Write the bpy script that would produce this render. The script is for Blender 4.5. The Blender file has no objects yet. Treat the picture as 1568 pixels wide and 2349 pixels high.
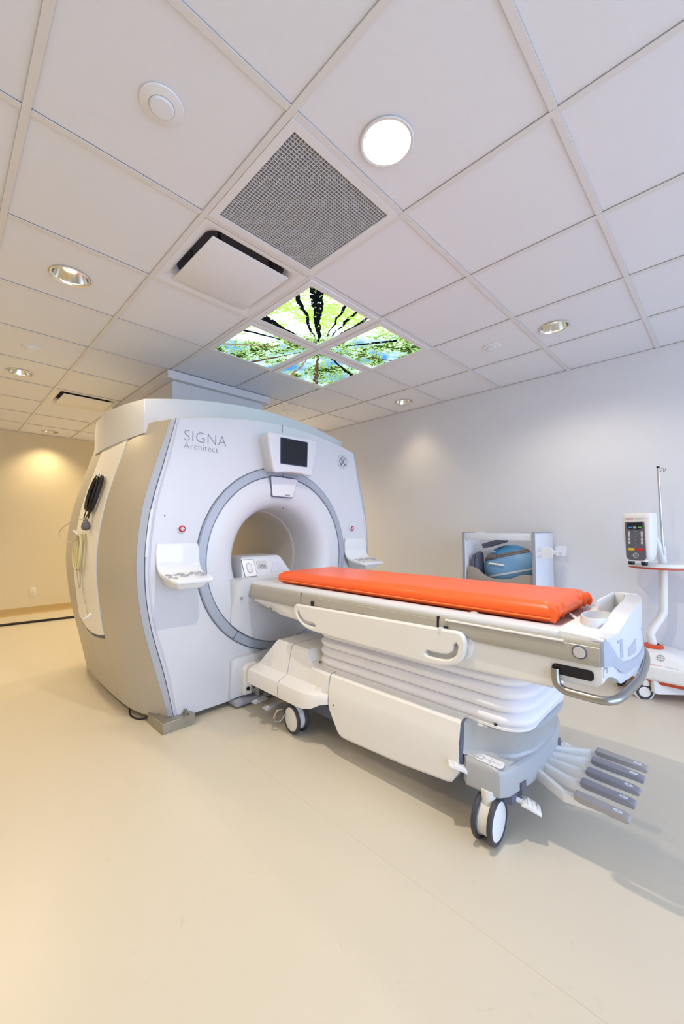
import bpy, bmesh, math, random
from mathutils import Vector, Matrix, noise
random.seed(7)
S = bpy.context.scene
COL = S.collection
PI = math.pi
V = Vector

# ------------------------------------------------------------------ camera
HC = 1.18                       # camera height
CZ_ = 2.543                     # ceiling height
cam_d = bpy.data.cameras.new('camera'); cam = bpy.data.objects.new('camera', cam_d); COL.objects.link(cam)
R0 = (0.70138201, -0.71277852, -0.0031731)      # right
R1 = (0.02757729, 0.03158418, -0.99912058)      # down
R2 = (0.7122519, 0.70067769, 0.04180908)        # forward
M = Matrix(((R0[0], -R1[0], -R2[0], -0.77987848), (R0[1], -R1[1], -R2[1], -0.99103876), (R0[2], -R1[2], -R2[2], HC), (0, 0, 0, 1)))
cam.matrix_world = M
cam_d.sensor_fit = 'VERTICAL'; cam_d.sensor_height = 36.0; cam_d.sensor_width = 24.0
cam_d.lens = 917.118 / 2349 * 36.0
cam_d.clip_start = 0.02
S.camera = cam

# ------------------------------------------------------------------ world, exposure
w = bpy.data.worlds.new('world'); S.world = w; w.use_nodes = True
bg = w.node_tree.nodes['Background']
bg.inputs[0].default_value = (0.54, 0.70, 1.0, 1); bg.inputs[1].default_value = 4.3
S.view_settings.view_transform = 'Standard'; S.view_settings.look = 'None'
S.view_settings.gamma = 1.0; S.view_settings.use_curve_mapping = False
S.view_settings.exposure = 0.12
WARM = (1.0, 0.79, 0.48)

# ------------------------------------------------------------------ materials
def lin(h):
    h = h.lstrip('#'); o = []
    for i in (0, 2, 4):
        c = int(h[i:i + 2], 16) / 255
        o.append(c / 12.92 if c <= .04045 else ((c + .055) / 1.055) ** 2.4)
    return tuple(o) + (1,)

def mat(name, hexc, rough=0.4, metal=0.0, var=0.03, scale=6.0, bump=0.0, bscale=200.0, coat=0.0, trans=0.0, spec=0.5, sss=0.0):
    m = bpy.data.materials.new(name); m.use_nodes = True
    nt = m.node_tree; N = nt.nodes; L = nt.links
    b = N['Principled BSDF']
    c = lin(hexc)
    tc = N.new('ShaderNodeTexCoord')
    nz = N.new('ShaderNodeTexNoise'); nz.inputs['Scale'].default_value = scale; nz.inputs['Detail'].default_value = 3
    L.new(tc.outputs['Object'], nz.inputs['Vector'])
    mx = N.new('ShaderNodeMix'); mx.data_type = 'RGBA'
    mx.inputs['A'].default_value = tuple(max(0, v * (1 - var)) for v in c[:3]) + (1,)
    mx.inputs['B'].default_value = tuple(min(1, v * (1 + var)) for v in c[:3]) + (1,)
    L.new(nz.outputs['Fac'], mx.inputs['Factor'])
    L.new(mx.outputs['Result'], b.inputs['Base Color'])
    b.inputs['Roughness'].default_value = rough; b.inputs['Metallic'].default_value = metal
    b.inputs['Specular IOR Level'].default_value = spec
    b.inputs['Coat Weight'].default_value = coat
    b.inputs['Transmission Weight'].default_value = trans
    if bump:
        n2 = N.new('ShaderNodeTexNoise'); n2.inputs['Scale'].default_value = bscale
        L.new(tc.outputs['Object'], n2.inputs['Vector'])
        bp = N.new('ShaderNodeBump'); bp.inputs['Strength'].default_value = bump; bp.inputs['Distance'].default_value = .002
        L.new(n2.outputs['Fac'], bp.inputs['Height']); L.new(bp.outputs['Normal'], b.inputs['Normal'])
    return m

def emis(name, col, strength):
    m = bpy.data.materials.new(name); m.use_nodes = True
    nt = m.node_tree; nt.nodes.clear()
    o = nt.nodes.new('ShaderNodeOutputMaterial'); e = nt.nodes.new('ShaderNodeEmission')
    e.inputs[0].default_value = tuple(col[:3]) + (1,); e.inputs[1].default_value = strength
    nt.links.new(e.outputs[0], o.inputs[0]); return m

WHITE = mat('white_cover', '#d7dae2', .32, var=.015, coat=.15)
WHITE2 = mat('white_moulding', '#ecebea', .36, var=.015, coat=.1)
GLOSSW = mat('gloss_white', '#e4e7ec', .12, var=.01, coat=.6)
BELLOW = mat('bellows_fabric', '#f0eff6', .5, var=.03, bump=.05)
SILVER = mat('silver_side_paint', '#bcb7ad', .42, .25, var=.02)
TRIMG = mat('trim_grey_blue', '#b4bccd', .35, .15, var=.02)
TRIML = mat('trim_lavender', '#cdd0e0', .35, .05, var=.02)
RINGG = mat('ring_grey', '#aab3c2', .4, .1, var=.02)
RAILG = mat('rail_grey', '#b2aea4', .42, .1, var=.02)
BASEG = mat('base_grey', '#aeb1b5', .35, .05, var=.02)
PEDG = mat('pedal_grey', '#8f8f9a', .45, var=.04)
PEDL = mat('pedal_pad_light', '#a9a4a4', .45, var=.04)
BORE = mat('bore_liner', '#d6d1c9', .45, var=.02)
SEAM = mat('seam_dark', '#5f6478', .6)
DARK = mat('dark_gap', '#14141c', .6)
BLACK = mat('black_rubber', '#16161c', .35, var=.1)
TYRE = mat('tyre_grey', '#3d3e48', .5, var=.1)
SCREEN = mat('screen_glass', '#171c24', .25, var=.05, spec=.4)
BEZEL = mat('bezel_blue', '#2a3866', .3)
STEEL = mat('steel', '#a8a6a2', .28, 1.0, var=.05)
BLKST = mat('worn_steel_block', '#a9a69c', .42, .75, var=.25, scale=30, bump=.3, bscale=60)
CHROME = mat('chrome', '#c9cbd2', .12, 1.0, var=.02)
REFLECT = mat('lamp_reflector', '#e6e4de', .15, 1.0, var=.02)
ORANGE = mat('orange_vinyl', '#ff6526', .38, var=.05, scale=12, bump=.15, bscale=90, coat=.08)
ORANGE2 = mat('orange_seam', '#ff8038', .35, var=.05)
ORPL = mat('orange_plastic', '#d9522a', .4, var=.03)
REDB = mat('red_button', '#b31534', .3, var=.03)
TEXTG = mat('print_grey', '#868a98', .5)
TEXTR = mat('print_red', '#c23a2e', .5)
TEXTW = mat('print_white', '#e6e8ee', .5)
BLUE = mat('blue_shell', '#7fb0da', .4, var=.05, scale=10)
BLUED = mat('blue_shell_dark', '#4f90c0', .4, var=.05)
STRAP = mat('taupe_strap', '#776e6a', .6, var=.05)
DGREY = mat('slate_plastic', '#5d6376', .5, var=.06)
TAUPE = mat('taupe_foam', '#a1968c', .7, var=.05, bump=.2)
LINER = mat('cabinet_white', '#dfe3ec', .4, var=.015)
CABG = mat('cabinet_edge_grey', '#9a9ca8', .45)
TRANSL = mat('frosted_plastic', '#f0f1f5', .35, trans=.08)
IVORY = mat('ivory_tube', '#d9cf9f', .3, var=.04, coat=.3)
CLEAR = mat('clear_tube', '#d8d3c3', .25, trans=.4)
BULBG = mat('bulb_grey', '#5c5c66', .5)
YEL = mat('yellow_key', '#e8b820', .4); REDK = mat('red_key', '#dd2a26', .4)
BLUEK = mat('blue_key', '#3c93dc', .4); GRNK = mat('green_key', '#58c248', .4)
PANELG = mat('panel_grey', '#62626e', .4)
KEYG = mat('key_grey', '#a7a8b2', .4)
KEYL = mat('key_light', '#c9c6c6', .4)
TEE = mat('tee_white_paint', '#e0dee0', .45, var=.01)
GRILLE = mat('grille_white', '#d4d3d8', .45, var=.02)
DUCTIN = mat('duct_dark', '#3b3846', .8)
DIFF = mat('diffuser_white', '#e6e6eb', .4, var=.015)
TILE = mat('ceiling_tile_white', '#e6e8f1', .85, var=.012, scale=25, bump=.12, bscale=320)
WALLP = mat('wall_paint', '#e0e0e4', .6, var=.012, scale=2, bump=.06, bscale=240)
WALLD = mat('wall_paint_beige', '#d8ccb0', .6, var=.012, scale=2, bump=.06, bscale=240)
COVE = mat('cove_base_tan', '#bda26f', .5, var=.03)
OUTL = mat('outlet_white', '#e2ddcf', .4)
PLASTER = mat('plaster_white', '#d9d8dc', .7)

def floor_mat():
    m = mat('floor_vinyl', '#d8cfbd', .36, var=.025, scale=1.3, bump=.02, bscale=300)
    nt = m.node_tree; N = nt.nodes; L = nt.links; b = N['Principled BSDF']
    src = b.inputs['Base Color'].links[0].from_socket
    tc = N.new('ShaderNodeTexCoord')
    # sparse dark specks and faint scuffs
    vo = N.new('ShaderNodeTexVoronoi'); vo.inputs['Scale'].default_value = 2.3; vo.inputs['Randomness'].default_value = 1
    L.new(tc.outputs['Object'], vo.inputs['Vector'])
    lt = N.new('ShaderNodeMath'); lt.operation = 'LESS_THAN'; lt.inputs[1].default_value = .011
    L.new(vo.outputs['Distance'], lt.inputs[0])
    nz = N.new('ShaderNodeTexNoise'); nz.inputs['Scale'].default_value = 9; nz.inputs['Detail'].default_value = 8; nz.inputs['Distortion'].default_value = 2.5
    L.new(tc.outputs['Object'], nz.inputs['Vector'])
    rp = N.new('ShaderNodeMapRange'); rp.inputs[1].default_value = .66; rp.inputs[2].default_value = .78; rp.inputs[3].default_value = 0; rp.inputs[4].default_value = .12
    L.new(nz.outputs['Fac'], rp.inputs[0])
    sp = N.new('ShaderNodeMath'); sp.operation = 'MULTIPLY'; sp.inputs[1].default_value = .55
    L.new(lt.outputs[0], sp.inputs[0])
    mxx = N.new('ShaderNodeMath'); mxx.operation = 'MAXIMUM'
    L.new(sp.outputs[0], mxx.inputs[0]); L.new(rp.outputs[0], mxx.inputs[1])
    mx = N.new('ShaderNodeMix'); mx.data_type = 'RGBA'; mx.inputs['B'].default_value = lin('#6d6250')
    L.new(mxx.outputs[0], mx.inputs['Factor']); L.new(src, mx.inputs['A'])
    L.new(mx.outputs['Result'], b.inputs['Base Color'])
    return m
FLOOR = floor_mat()
WELD = mat('floor_weld', '#d2c8b3', .45)

# ------------------------------------------------------------------ object helpers
ORG = {}
def _finish(me, m, smooth=40):
    me.materials.clear(); me.materials.append(m)
    me.shade_smooth()
    me.set_sharp_from_angle(angle=math.radians(smooth))

def mesh_of(b, name, org, m, smooth):
    if isinstance(b, bmesh.types.BMesh):
        me = bpy.data.meshes.new(name)
        bmesh.ops.translate(b, verts=b.verts, vec=-org)
        bmesh.ops.recalc_face_normals(b, faces=b.faces)
        b.to_mesh(me); b.free()
    else:
        me = b; me.transform(Matrix.Translation(-org))
    _finish(me, m, smooth); return me

def thing(name, label, cat, loc, group=None, kind=None):
    o = bpy.data.objects.new(name, None); COL.objects.link(o); o.location = loc
    o.empty_display_size = .05
    if label: o['label'] = label
    if cat: o['category'] = cat
    if group: o['group'] = group
    if kind: o['kind'] = kind
    ORG[o] = V(loc); return o

def part(name, b, m, parent, label=None, kind=None, smooth=40):
    org = ORG[parent]
    me = mesh_of(b, name, org, m, smooth)
    o = bpy.data.objects.new(name, me); COL.objects.link(o); o.parent = parent; ORG[o] = org
    if label: o['label'] = label
    if kind: o['kind'] = kind
    return o

def inst(name, me, loc, parent, rotz=0):
    """another object sharing a mesh (mesh local coords), placed at world loc"""
    o = bpy.data.objects.new(name, me); COL.objects.link(o); o.parent = parent
    o.location = V(loc) - ORG[parent]; o.rotation_euler = (0, 0, rotz); ORG[o] = V(loc); return o

def solo(name, b, m, loc, label=None, cat=None, group=None, kind=None, smooth=40):
    org = V(loc); me = mesh_of(b, name, org, m, smooth)
    o = bpy.data.objects.new(name, me); COL.objects.link(o); o.location = org; ORG[o] = org
    if label: o['label'] = label
    if cat: o['category'] = cat
    if group: o['group'] = group
    if kind: o['kind'] = kind
    return o

def local_mesh(name, b, m, smooth=40):
    return mesh_of(b, name, V((0, 0, 0)), m, smooth)

# ------------------------------------------------------------------ shape helpers
def nb(): return bmesh.new()
def bev(b, w, seg=2, ang=25):
    if w <= 0: return b
    es = [e for e in b.edges if len(e.link_faces) == 2 and e.calc_face_angle(0) > math.radians(ang)]
    if es: bmesh.ops.bevel(b, geom=es, offset=w, segments=seg, profile=.5, affect='EDGES', clamp_overlap=True)
    return b
def box(x0, x1, y0, y1, z0, z1, w=0, seg=2, b=None):
    t = nb()
    bmesh.ops.create_cube(t, size=1, matrix=Matrix.Translation(((x0 + x1) / 2, (y0 + y1) / 2, (z0 + z1) / 2)) @ Matrix.Diagonal((abs(x1 - x0), abs(y1 - y0), abs(z1 - z0), 1)))
    bev(t, w, seg)
    return join(b, t)
def join(b, t):
    if b is None: return t
    me = bpy.data.meshes.new('tmp'); t.to_mesh(me); t.free(); b.from_mesh(me); bpy.data.meshes.remove(me); return b
def xf(b, m): bmesh.ops.transform(b, matrix=m, verts=b.verts); return b
def prism(pts, axis, a0, a1, w=0, seg=2, b=None, ang=25):
    t = nb()
    f = {'x': lambda p, a: (a, p[0], p[1]), 'y': lambda p, a: (p[0], a, p[1]), 'z': lambda p, a: (p[0], p[1], a)}[axis]
    A = [t.verts.new(f(p, a0)) for p in pts]; B = [t.verts.new(f(p, a1)) for p in pts]
    t.faces.new(A); t.faces.new(B[::-1]); n = len(pts)
    for i in range(n): t.faces.new((A[i], B[i], B[(i + 1) % n], A[(i + 1) % n]))
    bmesh.ops.recalc_face_normals(t, faces=t.faces)
    bev(t, w, seg, ang)
    return join(b, t)
def loft(rings, cap=True, close=True, b=None, w=0, seg=2, ang=25):
    t = nb(); VV = [[t.verts.new(p) for p in r] for r in rings]; n = len(rings[0])
    for i in range(len(VV) - 1):
        for j in range(n if close else n - 1):
            k = (j + 1) % n
            t.faces.new((VV[i][j], VV[i][k], VV[i + 1][k], VV[i + 1][j]))
    if cap and close:
        t.faces.new(VV[0][::-1]); t.faces.new(VV[-1])
    bmesh.ops.recalc_face_normals(t, faces=t.faces)
    bev(t, w, seg, ang)
    return join(b, t)
def smooth_path(pts, n=6, closed=False):
    P = [V(p) for p in pts]; out = []; N = len(P)
    rng = N if closed else N - 1
    for i in range(rng):
        p1, p2 = P[i], P[(i + 1) % N]
        p0 = P[i - 1] if (closed or i > 0) else p1 * 2 - p2
        p3 = P[(i + 2) % N] if (closed or i + 2 < N) else p2 * 2 - p1
        for k in range(n):
            t = k / n
            out.append(.5 * ((2 * p1) + (p2 - p0) * t + (2 * p0 - 5 * p1 + 4 * p2 - p3) * t * t + (-p0 + 3 * p1 - 3 * p2 + p3) * t ** 3))
    if not closed: out.append(P[-1])
    return out
def tube(pts, r, seg=10, closed=False, n=6, b=None, rad=None, curve=True):
    P = smooth_path(pts, n, closed) if curve else [V(p) for p in pts]
    t = nb(); rings = []; N = len(P)
    up = V((0, 0, 1))
    tan0 = (P[1] - P[0]).normalized()
    if abs(tan0.dot(up)) > .9: up = V((1, 0, 0))
    side = tan0.cross(up).normalized()
    for i in range(N):
        a = P[i - 1] if (i > 0 or closed) else P[i]; c = P[(i + 1) % N] if (i < N - 1 or closed) else P[i]
        tg = (c - a).normalized()
        side = (side - tg * side.dot(tg)).normalized(); u2 = tg.cross(side)
        rr = rad(i / (N - 1)) if rad else r
        rings.append([t.verts.new(P[i] + (side * math.cos(2 * PI * k / seg) + u2 * math.sin(2 * PI * k / seg)) * rr) for k in range(seg)])
    for i in range(N if closed else N - 1):
        A, B = rings[i], rings[(i + 1) % N]
        for k in range(seg): t.faces.new((A[k], A[(k + 1) % seg], B[(k + 1) % seg], B[k]))
    if not closed:
        t.faces.new(rings[0][::-1]); t.faces.new(rings[-1])
    return join(b, t)
def lathe(prof, c, axis='z', seg=32, b=None, a0=0, a1=2 * PI):
    """prof: list of (radius, height along axis)"""
    t = nb(); full = abs(a1 - a0 - 2 * PI) < 1e-6; n = seg if full else seg + 1
    def pt(r, h, a):
        u, v = r * math.cos(a), r * math.sin(a)
        if axis == 'z': return (c[0] + u, c[1] + v, c[2] + h)
        if axis == 'y': return (c[0] + u, c[1] + h, c[2] + v)
        return (c[0] + h, c[1] + u, c[2] + v)
    R_ = []
    for r, h in prof:
        if r < 1e-6: R_.append([t.verts.new(pt(0, h, 0))] * n)
        else: R_.append([t.verts.new(pt(r, h, a0 + (a1 - a0) * k / seg)) for k in range(n)])
    for i in range(len(R_) - 1):
        for k in range(seg):
            q = [R_[i][k], R_[i][(k + 1) % n], R_[i + 1][(k + 1) % n], R_[i + 1][k]]
            u = []
            for x in q:
                if x not in u: u.append(x)
            if len(u) >= 3:
                try: t.faces.new(u)
                except ValueError: pass
    return join(b, t)
def cyl(c, r, h, axis='z', seg=24, w=0, b=None):
    t = lathe([(0, 0), (r, 0), (r, h), (0, h)], c, axis, seg)
    bmesh.ops.recalc_face_normals(t, faces=t.faces)
    bev(t, w, 2, 50); return join(b, t)
def rrect(w_, h_, r, n=5, cx=0, cy=0):
    o = []
    for (sx, sy, a) in ((1, 1, 0), (-1, 1, PI / 2), (-1, -1, PI), (1, -1, 3 * PI / 2)):
        for k in range(n + 1):
            t = a + PI / 2 * k / n
            o.append((cx + sx * (w_ / 2 - r) + r * math.cos(t), cy + sy * (h_ / 2 - r) + r * math.sin(t)))
    return o
def basis(o, u, v):
    o, u, v = V(o), V(u), V(v); n = u.cross(v)
    return Matrix(((u.x, v.x, n.x, o.x), (u.y, v.y, n.y, o.y), (u.z, v.z, n.z, o.z), (0, 0, 0, 1)))
def curve_mesh(cu, m):
    o = bpy.data.objects.new('tmpc', cu); COL.objects.link(o)
    dg = bpy.context.evaluated_depsgraph_get()
    me = bpy.data.meshes.new_from_object(o.evaluated_get(dg))
    COL.objects.unlink(o); bpy.data.objects.remove(o)
    me.transform(m); return me
def plate(outer, holes, half, bevel_, m):
    """flat plate with holes: polygon lists in (u,v), mapped by matrix m"""
    cu = bpy.data.curves.new('pl', 'CURVE'); cu.dimensions = '2D'; cu.fill_mode = 'BOTH'
    cu.extrude = max(half - bevel_, 1e-4); cu.bevel_depth = bevel_; cu.bevel_resolution = 2; cu.offset = -bevel_
    for loop in [outer] + holes:
        s = cu.splines.new('POLY'); s.points.add(len(loop) - 1); s.use_cyclic_u = True
        for i, p in enumerate(loop): s.points[i].co = (p[0], p[1], 0, 1)
    me = curve_mesh(cu, m); bpy.data.curves.remove(cu); return me
def textmesh(s, size, m, extrude=.0006, off=0.0, space=1.0):
    cu = bpy.data.curves.new('tx', 'FONT'); cu.body = s; cu.size = size; cu.extrude = extrude; cu.offset = off; cu.space_character = space
    me = curve_mesh(cu, m); bpy.data.curves.remove(cu); return me
def lerp(tab, x):
    tab = sorted(tab)
    if x <= tab[0][0]: return tab[0][1]
    for (a, b_), (c, d) in zip(tab, tab[1:]):
        if x <= c:
            return b_ + (d - b_) * (x - a) / (c - a)
    return tab[-1][1]
def csp(tab, x):
    """smooth (Catmull-Rom) interpolation of a table"""
    tab = sorted(tab); n = len(tab)
    if x <= tab[0][0]: return tab[0][1]
    if x >= tab[-1][0]: return tab[-1][1]
    for i in range(n - 1):
        if x <= tab[i + 1][0]:
            x0, y0 = tab[i]; x1, y1 = tab[i + 1]; t = (x - x0) / (x1 - x0)
            m0 = (y1 - tab[i - 1][1]) / (x1 - tab[i - 1][0]) if i > 0 else (y1 - y0) / (x1 - x0)
            m1 = (tab[i + 2][1] - y0) / (tab[i + 2][0] - x0) if i + 2 < n else (y1 - y0) / (x1 - x0)
            h = x1 - x0
            return (2 * t**3 - 3 * t * t + 1) * y0 + (t**3 - 2 * t * t + t) * h * m0 + (-2 * t**3 + 3 * t * t) * y1 + (t**3 - t * t) * h * m1
    return tab[-1][1]

# ================================================================== SETTING
XL, XR, YF, YB = -2.2, 3.05, -4.27, 6.1
G = 0.61
fl = solo('floor', box(XL - .1, XR + .1, YF - 5, YB + .1, -.1, 0), FLOOR, (0, 0, 0), kind='structure')
part('weld_seam', box(.374, .376, YF, 1.35, -.001, .0004), WELD, fl)
part('weld_seam', box(-1.5815, -1.5785, YF, YB - .03, -.001, .0006), WELD, fl)
wr = solo('wall_right', box(XR, XR + .1, YF, YB + .1, 0, CZ_ + .25), WALLP, (XR, 2, 0), kind='structure')
wb = solo('wall_back', box(XL - .1, XR, YB, YB + .1, 0, CZ_ + .25), WALLD, (0, YB, 0), kind='structure')
wl = solo('wall_left', box(XL - .1, XL, YF, YB, 0, CZ_ + .25), WALLD, (XL, 2, 0), kind='structure')
def cove(name, pts_axis, loc):
    return solo(name, pts_axis, COVE, loc, kind='structure')
cp = [(0, 0), (-.022, 0), (-.016, .006), (-.009, .02), (-.006, .04), (-.006, .1), (0, .1)]
cove('baseboard_back', prism([(YB + p[0], p[1]) for p in cp], 'x', XL, XR - .006), (0, YB, 0))
cove('baseboard_right', prism([(XR + p[0], p[1]) for p in cp], 'y', YF, YB), (XR, 2, 0))

# ------------------------------------------------------------------ ceiling
ceil = solo('ceiling', box(XL, XR, YF, YB, CZ_ + .2, CZ_ + .24), DUCTIN, (0, 0, CZ_), kind='structure')
TW = .024
I0, I1 = -7, 10          # rows (y)
J0, J1 = -4, 5           # columns (x)
special = {(0, 0), (1, 0), (1, 1), (2, 1), (1, 2), (2, 2), (6, 0)}   # (i row y, j col x)
lamps = [(.305, -.152), (-.305, 1.53), (-.30, 3.40), (2.14, -.152), (2.735, 1.525), (.31, 5.80), (2.44, 3.965), (1.83, 5.185), (-1.525, -.152), (-1.525, 1.53), (-1.525, 3.40)]  # lamps behind the scanner and along the left wall: unseen, added for warm fill
speakers = [(-.305, .285), (-.305, 2.745), (2.135, .28), (2.09, 2.72), (-.275, 5.19)]
holes = {}
for k, p in enumerate(lamps): holes[(math.floor(p[1] / G), math.floor(p[0] / G))] = (p, .085)
for k, p in enumerate(speakers): holes[(math.floor(p[1] / G), math.floor(p[0] / G))] = (p, .045)
def tile_mesh(dx, dy, hole=None, hr=0):
    t = nb(); z0, z1 = .007, .022
    g = .0105
    # face stays within the tee flanges; edge chamfered
    o = [(g, g), (dx - g, g), (dx - g, dy - g), (g, dy - g)]
    if not hole:
        loft([[(p[0], p[1], z0) for p in o], [(p[0], p[1], z1) for p in o]], b=t)
    else:
        n = 32; outer = []; inner = []
        for k in range(n):
            a = 2 * PI * (k + .5) / n
            inner.append((hole[0] + hr * math.cos(a), hole[1] + hr * math.sin(a)))
        t2 = nb()
        vs = [[t2.verts.new((p[0], p[1], z)) for p in o] for z in (z0, z1)]
        hs = [[t2.verts.new((p[0], p[1], z)) for p in inner] for z in (z0, z1)]
        for li in (0, 1):
            es = []
            for L_ in (vs[li], hs[li]):
                for q in range(len(L_)):
                    e = t2.edges.get((L_[q], L_[(q + 1) % len(L_)])) or t2.edges.new((L_[q], L_[(q + 1) % len(L_)]))
                    es.append(e)
            bmesh.ops.triangle_fill(t2, edges=es, use_beauty=True, use_dissolve=False)
        for A, B in ((vs[0], vs[1]), (hs[0], hs[1])):
            for q in range(len(A)):
                t2.faces.new((A[q], A[(q + 1) % len(A)], B[(q + 1) % len(A)], B[q]))
        join(t, t2)
    return t
plain = local_mesh('ceiling_tile', tile_mesh(G, G), TILE)
x_edges = [XL if j == J0 else j * G for j in range(J0, J1 + 1)]; x_edges[-1] = XR
for i in range(I0, I1):
    for j in range(J0, J1):
        if (i, j) in special: continue
        x0 = j * G; y0 = i * G
        if x0 < XL: continue
        # duct collar cuts the tiles it passes through: those wholly inside are left out
        if x0 >= .57 and x0 + G <= 1.63 and y0 >= 2.4 and y0 + G <= 3.93: continue
        if (i, j) in holes:
            p, hr = holes[(i, j)]
            me = local_mesh('ceiling_tile', tile_mesh(G, G, (p[0] - x0, p[1] - y0), hr), TILE)
        else: me = plain
        inst('ceiling_tile', me, (x0, y0, CZ_), ceil)
mt = nb()
for j in range(J0 + 1, J1 + 1):
    pass
main = local_mesh('main_tee', loft([[(-TW / 2, YF, 0), (TW / 2, YF, 0), (TW / 2, YF, .004), (.001, YF, .004), (.001, YF, .03), (-.001, YF, .03), (-.001, YF, .004), (-TW / 2, YF, .004)],
                                    [(-TW / 2, YB, 0), (TW / 2, YB, 0), (TW / 2, YB, .004), (.001, YB, .004), (.001, YB, .03), (-.001, YB, .03), (-.001, YB, .004), (-TW / 2, YB, .004)]]), TEE)
for j in range(J0 + 1, J1):
    inst('main_tee', main, (j * G, 0, CZ_), ceil)
d_ = TW / 2
cross = local_mesh('cross_tee', loft([[(xx, -TW / 2, .0008), (xx, TW / 2, .0008), (xx, TW / 2, .004), (xx, .001, .004), (xx, .001, .03), (xx, -.001, .03), (xx, -.001, .004), (xx, -TW / 2, .004)] for xx in (d_ + .0008, G - d_ - .0008)]), TEE)
for j in range(J0 + 1, J1):
    for i in range(I0 + 1, I1):
        if .57 <= j * G and (j + 1) * G <= 1.63 and 2.4 < i * G < 3.9: continue
        inst('cross_tee', cross, (j * G, i * G, CZ_), ceil)
part('wall_angle', box(XR - .022, XR, YF, YB - .022, CZ_ - .0005, CZ_ + .003), TEE, ceil)
part('wall_angle', box(XL, XR, YB - .022, YB, CZ_ - .0005, CZ_ + .003), TEE, ceil)

# ------------------------------------------------------------------ downlights
def downlight(p, label, bright, watts):
    x, y = p; Z = CZ_ + .004
    t = thing('downlight', label, 'ceiling light', (x, y, CZ_), 'recessed round downlights in the ceiling')
    part('trim_ring', lathe([(.082, .004), (.094, .0), (.096, -.003), (.092, -.006), (.084, -.004), (.080, .003), (.080, .006)], (x, y, Z), seg=40), REFLECT if not bright else TEE, t)
    # fluted specular reflector cone
    b = nb(); rings = []
    n = 48
    for r, h in ((.0805, .004), (.074, .03), (.064, .06), (.05, .09)):
        rings.append([(x + r * (1 + .012 * (k % 2)) * math.cos(2 * PI * k / n), y + r * (1 + .012 * (k % 2)) * math.sin(2 * PI * k / n), Z + h) for k in range(n)])
    loft(rings, cap=False, b=b)
    part('reflector', b, REFLECT, t, label='polished fluted reflector cone')
    part('can', lathe([(.086, .006), (.086, .12), (0, .12)], (x, y, Z), seg=24), DUCTIN, t)
    if bright:
        part('lens', lathe([(0, .014), (.05, .016), (.069, .022), (.069, .03), (0, .03)], (x, y, Z), seg=40), LENS, t, label='glowing white lens')
    else:
        bb = lathe([(0, .045), (.02, .048), (.03, .06), (.03, .08), (.018, .095), (0, .095)], (x, y, Z), seg=20)
        part('bulb', bb, BULB, t, label='glowing warm bulb')
    ld = bpy.data.lights.new('downlight_lamp', 'SPOT'); ld.energy = watts; ld.color = (1.0, .90, .74) if bright or x > 2 and y < 1 else WARM
    ld.spot_size = math.radians(96 if x > 2.5 else 112 if y > 5.5 else 150); ld.spot_blend = 1.0 if x > 2.5 or y > 5.5 else .6; ld.shadow_soft_size = .05 if not bright else .02
    lo = bpy.data.objects.new('lamp_light', ld); COL.objects.link(lo); lo.parent = t
    lo.location = (0, 0, .012 if bright else .02)
    return t
LENS = emis('lens_glow', (1, .98, .95), 14)
BULB = emis('bulb_glow', (1, .93, .78), 9)
lab = ['brightly lit downlight with a white glowing lens beside the square grille', 'round warm downlight with a polished reflector, largest on the left side',
       'small warm downlight near the left edge of the ceiling', 'round warm downlight over the right wall above the drip stand',
       'round downlight close to the right wall above the scanner shoulder', 'smallest warm downlight on the ceiling, next to the far wall',
       'added unseen warm downlight above the gap between scanner and right wall', 'added unseen warm downlight above the space behind the scanner',
       'added unseen warm downlight by the left wall level with the grille', 'added unseen warm downlight by the left wall level with the sky panels', 'added unseen warm downlight by the left wall beside the ceiling duct']  # left-wall lamps are added out of view to warm the table's near side
for k, p in enumerate(lamps): downlight(p, lab[k], k == 0, (82, 18, 60, 26, 17, 50, 320, 240, 14, 36, 42)[k])
# ------------------------------------------------------------------ round ceiling speakers
slab = ['white round ceiling speaker disc in the nearest left tile', 'white round ceiling speaker between two left downlights', 'white round ceiling speaker right of the sky panels',
        'small white round ceiling speaker above the scanner display', 'small white round ceiling speaker at the far left edge']
for k, (x, y) in enumerate(speakers):
    t = thing('ceiling_speaker', slab[k], 'ceiling speaker', (x, y, CZ_), 'round white ceiling speakers')
    part('flange', lathe([(.036, .006), (.066, .002), (.067, -.001), (.065, -.004), (.040, -.009), (.037, -.006)], (x, y, CZ_ + .004), seg=40), DIFF, t)
    part('cone_disc', lathe([(0, -.016), (.033, -.015), (.037, -.011), (.037, .02), (0, .02)], (x, y, CZ_ + .004), seg=32), TILE, t)

# ------------------------------------------------------------------ egg crate grille
t = thing('return_air_grille', 'large square egg-crate return air grille in the ceiling', 'ceiling vent', (G / 2, G / 2, CZ_))
gi0, gi1 = .046, .564
b = nb()
for a in ((.013, gi0, .013, G - .013), (gi1, G - .013, .013, G - .013), (gi0, gi1, .013, gi0), (gi0, gi1, gi1, G - .013)):
    box(a[0], a[1], a[2], a[3], CZ_ - .002, CZ_ + .006, b=b)
part('frame', b, DIFF, t)
part('duct_box', box(gi0 - .01, gi1 + .01, gi0 - .01, gi1 + .01, CZ_ + .06, CZ_ + .19), DUCTIN, t)
bl = nb(); NB = 38; L_ = gi1 - gi0
blade = local_mesh('louvre_blade', box(-L_ / 2, L_ / 2, -.0011, .0011, .0, .014), GRILLE)
for k in range(NB + 1):
    s = gi0 + L_ * k / NB
    inst('louvre_blade', blade, (G / 2, s, CZ_ + .001), t)
    inst('louvre_blade', blade, (s, G / 2, CZ_ + .001), t, PI / 2)

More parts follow.
